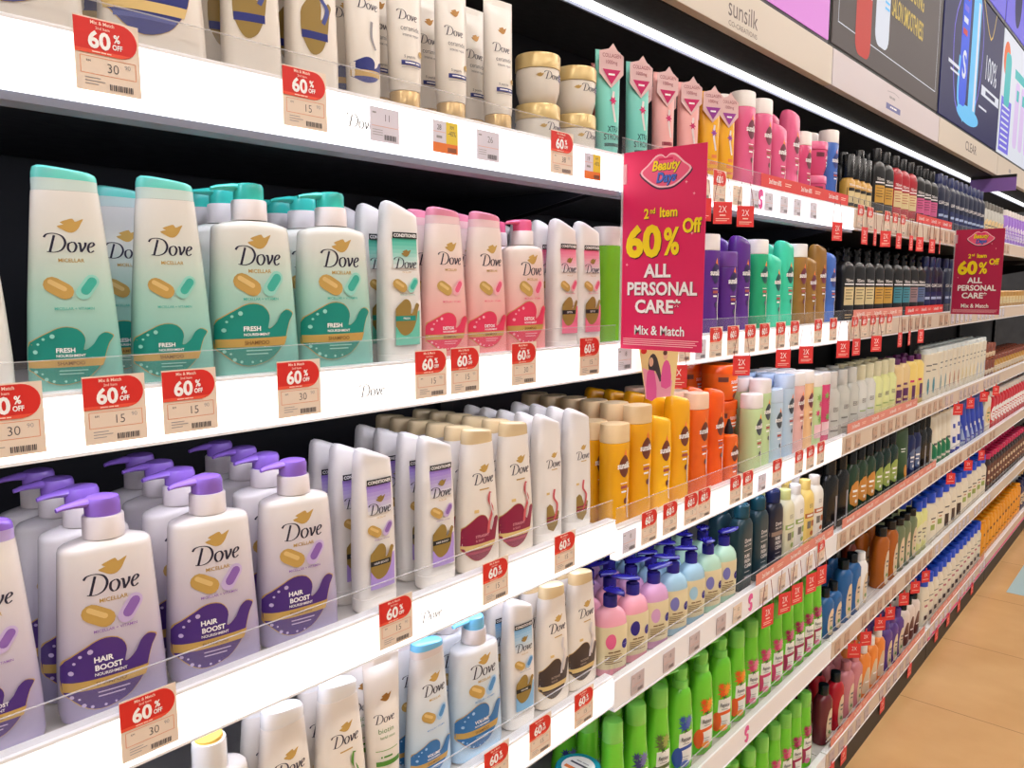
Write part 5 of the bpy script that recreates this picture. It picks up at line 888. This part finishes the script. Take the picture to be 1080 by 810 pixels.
def plain(price, style='plain'):
    k = (price, style)
    if k not in PK:
        w, h = .0235, .042
        base = {'plain': 'card_plain', 'dim': 'card_plain_dim', 'cream': 'card_cream', 'sale': 'card_plain', 'brown': 'card_brown'}[style]
        c = MB().box(0, .0008, -w, w, 0, h, base)
        it = [('txt', price, .004, .026, .009, 'txt_dark', 'c', -.012, .95), ('rect', -.02, .034, -.014, .036, 'txt_grey'), ('stroke', [(-.021, .019), (.021, .019)], .0005, .0006, 'card_line')] + [('rect', -.02, .014 - .003 * i, -.004, .0147 - .003 * i, 'txt_grey') for i in range(3)] + [('rect', -.001 + .0016 * i, .003, -.001 + .0016 * i + (.0011, .0006, .0009)[i % 3], .0095, 'txt_dark') for i in range(12)]
        if style == 'sale': it = [('rect', -w, 0, w, .013, 'tag_orange'), ('rect', .001, .013, w, h, 'tag_yellow'), ('rect', -w, .027, 0, .0275, 'card_line'), ('txt', '-40%', .012, .024, .007, 'txt_dark', 'c', 0, .8), ('txt', 'RM', .012, .033, .005, 'txt_dark', 'c', 0, .8), ('txt', price, -.012, .030, .007, 'txt_dark', 'c', 0, .85), ('txt', 'was', -.012, .018, .005, 'txt_grey', 'c')] + [('rect', .004 + .0016 * i, .002, .0049 + .0016 * i, .008, 'txt_dark') for i in range(10)]
        PK[k] = Kind('price_tag', 'price tag', [('card', c, [('lettering_print', MB().arts(it, flat(.0008), 0, 0, .0002, .00002))])])
    return PK[k]
def tagat(K, px, py, bay, lev, label, group=None, dz=.006, x=.0012, rot=0.):
    return K.put((x, yy(px, py, .002), zb(bay, lev) + dz), rot, 1., label, group)
G1 = 'red-topped price tags of the lit bay'
for px, py, lev, pr, w in ((114, 60, 1, '30', 'under the navy-wing pump bottle'), (322, 104, 1, '15', 'on the top shelf edge'), (593, 165, 1, '38', 'under the gold-lidded jars'),
                           (8, 440, 2, '30', 'cut off by the picture edge'), (122, 430, 2, '15', 'between the two teal flip-cap bottles'), (201, 422, 2, '15', 'next to the teal pumps'), (316, 407, 2, '30', 'under the teal pumps'), (455, 397, 2, '15', 'under the first blush bottle'), (491, 393, 2, '15', 'under the second blush bottle'), (553, 387, 2, '30', 'under the blush pump'), (622, 379, 2, '15', 'under the white pink-strip bottles'),
                           (158, 762, 3, '30', 'under the purple-headed pumps'), (418, 656, 3, '15', 'under the lilac-strip conditioners'), (523, 613, 3, '15', 'under the crimson-wing bottles'), (596, 583, 3, '15', 'at the far end of the third shelf'),
                           (524, 800, 4, '30', 'under the pale blue pump'), (570, 775, 4, '15', 'under the blue-strip conditioner'), (616, 746, 4, '15', 'under the brown-wing bottles')):
    tagat(promo(pr), px, py, 1, lev, 'red-topped price tag reading %s %s' % (pr, w), G1)
tagat(plain('11'), 406, 133, 1, 1, 'plain price tag reading 11 on the top shelf edge'); tagat(plain('28', 'sale'), 470, 150, 1, 1, 'orange and yellow sale tag under the treatment tubes'); tagat(plain('26'), 515, 158, 1, 1, 'plain price tag reading 26 under the treatment tubes'); tagat(plain('19', 'sale'), 625, 181, 1, 1, 'orange and yellow sale tag beside the big banner')
# colourful bay
def row(items, lev, bay, where):
    for i, (px, py, t, pr) in enumerate(items):
        if t == 'r': tagat(promo(pr, '90', True), px, py, bay, lev, 'red-topped price tag on %s, %s along' % (where, ORD[i] if i < 12 else 'last'), 'red-topped tags on ' + where)
        else: tagat(plain(pr, {'p': 'plain', 'c': 'cream', 'd': 'dim'}[t]), px, py, bay, lev, '%s price tag on %s, %s along' % ({'p': 'pale', 'c': 'cream', 'd': 'greyish'}[t], where, ORD[i] if i < 12 else 'last'), 'plain tags on ' + where)
row([(743, 205, 'c', '17'), (759, 203, 'r', '11'), (778, 212, 'c', '22'), (796, 213, 'p', '9'), (811, 215, 'p', '15'), (827, 219, 'p', '12'), (841, 221, 'p', '14'), (858, 226, 'p', '16')], 1, 2, 'the pink bottle shelf')
row([(659, 382, 'p', '8'), (709, 375, 'c', '9'), (722, 376, 'c', '12'), (739, 374, 'p', '14'), (755, 372, 'r', '13'), (773, 370, 'r', '18'), (791, 367, 'r', '15'), (806, 364, 'r', '15'), (823, 361, 'r', '12'), (838, 358, 'r', '16'), (863, 350, 'r', '15'), (879, 346, 'r', '14')], 2, 2, 'the purple and green bottle shelf')
row([(664, 568, 'p', '8'), (685, 556, 'r', '13'), (707, 546, 'r', '20'), (729, 536, 'r', '12'), (743, 529, 'r', '16'), (776, 513, 'r', '9'), (789, 507, 'r', '18'), (804, 503, 'p', '6'), (820, 492, 'r', '15'), (843, 483, 'r', '11'), (855, 478, 'r', '13'), (866, 473, 'r', '15')], 3, 2, 'the yellow and orange bottle shelf')
row([(673, 712, 'd', '18'), (706, 690, 'd', '18'), (733, 673, 'd', '18'), (761, 653, 'd', '18'), (778, 642, 'c', '22'), (806, 622, 'c', '14'), (825, 608, 'c', '15'), (838, 600, 'c', '15'), (854, 590, 'c', '14'), (866, 583, 'r', '12')], 4, 2, 'the baby lotion shelf')
# long rows of tags in the farther bays
for b, lev, st in [(3, l, s) for l, s in ((1, 'c'), (2, 'c'), (3, 'c'), (4, 'c'), (5, 'c'), (6, 'd'))] + [(4, l, s) for l, s in ((1, 'c'), (2, 'p'), (3, 'd'), (4, 'c'), (5, 'p'), (6, 'p'))]:
    y0, y1 = BAY[b]; n = 14
    for i in range(n):
        if (i * 7 + lev * 3) % 6 == 5: continue
        y = y0 + .05 + (y1 - y0 - .1) * i / (n - 1); w = 'price tag in the row under the %s shelf %s' % (WHAT[lev], WHERE[b].replace('in the bay', 'of the bay'))
        red = b == 3 and lev in (1, 2) and i < 6
        K = promo('15', '90', True) if red else plain(('15', '9', '22', '18')[i % 4], {'c': 'brown', 'p': 'plain', 'd': 'dim'}[st])
        K.put((.0012, y, zb(b, lev) + .006), 0, 1., ('red-topped ' if red else '') + w, ('red-topped ' if red else '') + w)
# hanging red two-for cards on wire clips
mat('wire', (150, 60, 60), .35, .4)
def k_hang():
    w = .0205
    c = MB().box(-.0004, .0004, -w, w, 0, .046, 'card_hang'); t = MB().arts([('txt', '2X', 0, .024, .0145, 'txt_white', 'c', -.005, .75), ('txt', 'Points', 0, .016, .004, 'card_pink'), ('rect', -.015, .01, .015, .0114, 'card_pink'), ('rect', -.015, .006, .010, .0074, 'card_pink')], flat(.0004), 0, 0, .0002, .00002)
    wr = MB().tube([(0, -w + .002, .0455), (-.001, -w + .004, .065), (-.002, -.010, .098)], .0006, 'wire').tube([(0, w - .002, .0455), (-.001, w - .004, .065), (-.002, .010, .098)], .0006, 'wire')
    return Kind('hanging_card', 'hanging card', [('card', c, [('lettering', t)]), ('wire_clip', wr)])
mat('card_hang', (226, 58, 58), .5)
KH = k_hang()
def hang(lst, bay, lev, what, rot=-40, s=1., jit=8):
    for i, (px, py) in enumerate(lst): KH.put((.018, yy(px, py, .018), zb(bay, lev) - .042 * s), math.radians(rot + random.uniform(-jit, jit)), s, 'red 2X card hanging below %s, %s along' % (what, ORD[i]), 'red 2X hanging cards')
hang([(740, 222), (762, 226), (786, 231)], 2, 1, 'the pink bottle shelf'); hang([(714, 396), (782, 385), (826, 379), (850, 375)], 2, 2, 'the purple and green bottle shelf'); hang([(810, 640), (828, 625), (841, 617), (856, 606), (867, 597)], 2, 4, 'the baby lotion shelf', -12, 1.25, 6)
hang([(883, 241), (912, 244), (923, 247), (934, 249), (948, 251), (961, 254), (970, 256), (983, 258), (991, 259)], 3, 1, 'the top black bottle shelf', -12, 1.1, 22); hang([(889, 371), (903, 368), (924, 365), (949, 360), (959, 357), (971, 355)], 3, 2, 'the second black bottle shelf', -12, 1.1, 20)
hang([(915, 690), (925, 680), (940, 660), (950, 650)], 3, 5, 'the blue gel bottle shelf', 0) if 0 else None
hang([(953, 708), (966, 694), (1000, 661), (1010, 648), (1017, 638)], 3, 6, 'the lowest rail', 0) if 0 else None
def k_hang2():
    c = MB().box(0, .0008, -.022, .022, 0, .05, 'card_hang'); t = MB().arts([('txt', '2X', 0, .026, .014, 'txt_white', 'c', -.005, .75), ('rect', -.016, .012, .016, .014, 'card_pink')], flat(.0008), 0, 0, .0002, .00002); wr = MB().box(.0, .0008, -.003, .003, .05, .062, 'card_hang')
    return Kind('hanging_card', 'hanging card', [('card', c, [('lettering', t)]), ('wire_clip', wr)])
KH2 = k_hang2()
for b, lev, what, pts in ((3, 5, 'the gel bottle shelf', [2.62, 2.74, 2.9, 3.02, 3.2, 3.36, 3.52]), (3, 6, 'the lowest rail', [2.5, 2.62, 3.05, 3.42]), (4, 6, 'the lowest rail of the blue-cap bay', [3.86, 4.08, 4.3, 4.6]), (4, 4, 'the blue pouch shelf', [3.85, 4.2, 4.5]), (4, 3, 'the white square bottle shelf', [3.9, 4.15, 4.45, 4.75])):
    for i, y in enumerate(pts): KH2.put((.019 if lev < 6 else .0035, y, zb(b, lev) - .048), math.radians(-38 + random.uniform(-12, 12)) if lev < 6 else 0, 1. if lev < 6 else (1, 1.3, 1), 'small red card hanging below %s, %s along' % (what, ORD[i]), 'small red hanging cards')
# red promotion strips in front of the clear guards
mat('strip_red', (222, 60, 56), .45); mat('strip_pale', (226, 140, 124), .45)
def strip(y0, y1, b, lev, label, m='strip_red'):
    hw = (y1 - y0) / 2; o = link('promo_strip', None); o.location = (.0015, (y0 + y1) / 2, zb(b, lev) + .061); tag(o, label, 'promo strip', 'red promotion strips')
    c = link('card', MB().box(-.004, -.0032, -hw, hw, 0, .030, m).mesh('card', False), o); n = max(1, round((y1 - y0) / .2)); it = []
    for i in range(n):
        u = -hw + (i + .5) * 2 * hw / n; it += [('txt', '2nd Item 60%', u - .02, .01, .012, 'txt_white', 'c', .015, .8), ('rect', u + .04, .017, u + .08, .019, 'card_pink'), ('rect', u + .04, .012, u + .075, .014, 'card_pink')]
    link('lettering', MB().arts(it, flat(-.0032), 0, 0, .0002, .00002).mesh('lettering', False), c)
for a in ((1.80, 2.40, 2, 1, 'red promotion strip below the pink bottles'), (3.13, 3.66, 3, 1, 'red promotion strip below the pink-panel black bottles'), (2.5, 3.02, 3, 2, 'pale red strip below the big black pump bottles', 'strip_pale'), (3.06, 3.6, 3, 2, 'red strip below the teal-panel black bottles'), (2.5, 3.3, 3, 3, 'pale red strip below the clear pump bottles', 'strip_pale'), (1.86, 2.42, 2, 4, 'pale red strip below the dark body wash bottles', 'strip_pale'), (2.5, 3.66, 3, 4, 'pale red strip below the dark green bottles', 'strip_pale'), (2.5, 3.66, 3, 6, 'pale red strip below the plum and purple gels', 'strip_pale'), (3.76, 4.9, 4, 6, 'pale red strip below the blue-capped bottles', 'strip_pale')): strip(*a)
# pink curl ornaments on the rails
orn = Kind('shelf_sticker', 'sticker', [('curl', MB().prism(smooth_closed([(-.008, .006), (.002, .0), (.012, .008), (.009, .022), (-.002, .024), (.004, .032), (.013, .03), (.01, .044), (-.004, .046), (-.012, .036), (-.009, .024), (.001, .018), (-.002, .01), (-.009, .012)], 2), 0, .0006, mat('curl_pink', (226, 90, 160), .5)))])
for px, py, lev, w in ((802, 213, 1, 'on the rail below the pink bottles'), (792, 633, 4, 'on the rail below the dark body wash'), (788, 772, 5, 'on the rail below the green bottles')): orn.put((.0022 if lev == 1 else .0006, yy(px, py, .002), zb(2, lev) + .006), 0, 1., 'pink curl sticker ' + w, 'pink curl stickers')

# ------------------------------------------------------------------ banners that stick out into the aisle
mat('lip_pink', (238, 90, 130), .5); mat('lip_line', (252, 196, 206), .5); mat('logo_blue', (60, 110, 210), .5); mat('logo_dark', (70, 20, 60), .5)
LIPS = smooth_closed([(-.5, .0), (-.36, .14), (-.2, .3), (-.08, .32), (0, .26), (.08, .32), (.2, .3), (.36, .14), (.5, .0), (.34, -.18), (.16, -.3), (0, -.32), (-.16, -.3), (-.34, -.18)], 3)
def banner(y, x0, z0, h, w, base, label, shade):
    o = link('hanging_banner', None); o.location = (x0 + w / 2, y, z0); o.rotation_euler = (0, 0, -math.pi / 2); tag(o, label, 'banner', 'pink promotion banners')
    c = link('card', MB().box(-.0012, 0, -w / 2, w / 2, 0, h, base).mesh('card', False), o); k = h / .345
    def V(t): return h - t * k
    E_ = .004
    it = [('poly', [(E_ + x * .104, V(.04) + y * .092) for x, y in LIPS], 'logo_dark'), ('poly', [(E_ + x * .1, V(.038) + y * .088) for x, y in LIPS], 'lip_line'), ('poly', [(E_ + x * .092, V(.038) + y * .079) for x, y in LIPS], 'lip_pink'), ('rect', E_ - .014, V(.0205), E_ + .014, V(.0165), 'magenta_card'),
          ('txt', 'Beauty', E_ + .001, V(.0368), .0165, 'logo_dark', 'c', .06, .84, .2), ('txt', 'Beauty', E_, V(.0362), .0165, 'yellow_print', 'c', .03, .84, .2), ('txt', 'Days', E_ + .002, V(.0568), .0165, 'logo_dark', 'c', .06, .84, .2), ('txt', 'Days', E_ + .001, V(.0562), .0165, 'logo_blue', 'c', .03, .84, .2)]
    def sh(t, u, v, s, m, b=.03, xs=.85, sr=0., d=.0012): return [('txt', t, u + d, v - d, s, 'shadow_print', 'c', b, xs, sr), ('txt', t, u, v, s, m, 'c', b, xs, sr)]
    it += sh('2', -.032, V(.116), .017, 'yellow_print') + sh('nd', -.0195, V(.108), .0095, 'yellow_print', .03, .8) + sh('Item', .012, V(.115), .0165, 'yellow_print', .03, .85)
    it += sh('60', -.037, V(.18), .052, 'yellow_print', .045, .98, 0., .0018) + sh('%', .019, V(.178), .045, 'yellow_print', .03, .7) + sh('Off', .0575, V(.143), .0235, 'yellow_print', .035, .78)
    it += sh('ALL', -.008, V(.217), .0225, 'txt_white', .035, 1.0) + sh('PERSONAL', .001, V(.248), .0225, 'txt_white', .032, .92) + sh('CARE*', -.006, V(.279), .0225, 'txt_white', .035, 1.0) + sh('Mix & Match', -.002, V(.318), .0165, 'txt_white', .02, .86, 0., .0005)
    it += [('rect', -w / 2 + .006, V(.327 + .0034 * i), w / 2 - (.006, .012, .009, .016)[i], V(.3258 + .0034 * i), 'lip_line') for i in range(4)] + [('poly', star(u, v * k, .003, 4, .3), 'lip_line') for u, v in ((.058, .2), (-.07, .15), (.06, .265), (.045, .285))]
    link('lettering_print', MB().arts(it, flat(0), 0, 0, .0002, .00003).mesh('lettering_print', False), c)
    link('clip', MB().box(-.004, .002, -w / 2 - .006, -w / 2 + .008, h - .055, h - .02, 'acrylic_edge', .0008).mesh('clip', False), o)
    link('spine', MB().box(-.0028, .0012, -w / 2 - .0032, -w / 2 + .0008, 0, h, 'acrylic_edge').mesh('spine', False), o)
banner(1.205, .006, 1.541, .347, .163, 'magenta_card', 'big pink promotion banner reading all personal care beside the lit bay', 0)
banner(3.705, .006, 1.543, .347, .176, 'magenta_dark', 'smaller-looking pink promotion banner, toned darker for the light, farther down the aisle', 1)  # same magenta card, with the way light falls here darkened into its colour
# small leaflet under the big banner
mat('leaf_yellow', (238, 214, 150), .5); mat('leaf_pink', (236, 160, 186), .5); mat('hair_dark', (60, 50, 56), .5); mat('skin_print', (232, 186, 160), .5)
o = link('hanging_leaflet', None); o.location = (.022, 1.318, 1.44); o.rotation_euler = (0, 0, math.radians(-14)); tag(o, 'small pink and yellow leaflet picturing two women, under the big banner', 'leaflet')
c = link('card', MB().prism([(-.036, 0), (.04, 0), (.052, .1), (-.056, .1)], 0, .0008, 'leaf_yellow').mesh('card', False), o)
fig = [('poly', [(-.036, .0), (.03, .0), (.035, .03), (-.046, .06)], 'leaf_pink'), ('poly', smooth_closed([(-.034, .0), (-.008, .0), (-.012, .04), (-.02, .058), (-.034, .05)], 2), 'curl_pink'), ('poly', smooth_closed([(-.03, .056), (-.03, .076), (-.02, .086), (-.008, .076), (.004, .04), (.0, .03), (-.012, .052)], 2), 'hair_dark'), ('poly', ell(-.024, .07, .006, .009, 12), 'skin_print'), ('poly', smooth_closed([(.004, .02), (.03, .02), (.028, .06), (.016, .072), (.006, .058)], 2), 'curl_pink'), ('poly', ell(.014, .08, .006, .008, 12), 'skin_print'), ('poly', ell(.013, .086, .006, .005, 10), 'v_brown'), ('poly', ell(-.044, .092, .008, .006, 12), 'card_red')]
link('picture_print', MB().arts(fig, flat(.0008), 0, 0, .0002, .00003).mesh('picture_print', False), c)
# floor sticker farther along the aisle
mat('sticker_blue', (176, 208, 214), .25); mat('sticker_deep', (110, 160, 180), .25)
o = link('floor_sticker', None); o.location = (.62, 5.15, .0005); tag(o, 'pale blue rectangular sticker on the aisle floor', 'floor sticker')
fs = MB(); fs.box(-.5, .4, -.28, .28, 0, .0008, 'sticker_blue'); link('sheet', fs.mesh('sheet', False), o)
fp = MB(); fp.box(-.46, .36, .06, .22, .0009, .0012, 'sticker_deep'); link('print_band', fp.mesh('print_band', False), o)
# ------------------------------------------------------------------ light and picture settings
w = bpy.data.worlds.new('store'); sc.world = w; w.use_nodes = True
w.node_tree.nodes['Background'].inputs[0].default_value = lin((250, 246, 242)) + (1,); w.node_tree.nodes['Background'].inputs[1].default_value = .38
vs = sc.view_settings; vs.view_transform = 'Standard'; vs.look = 'None'; vs.gamma = 1.; vs.exposure = -.16; vs.use_curve_mapping = False
sc.cycles.use_denoising = True; sc.cycles.max_bounces = 8; sc.cycles.transparent_max_bounces = 24; sc.cycles.caustics_reflective = False; sc.cycles.caustics_refractive = False
sc.cycles.sample_clamp_indirect = 4.
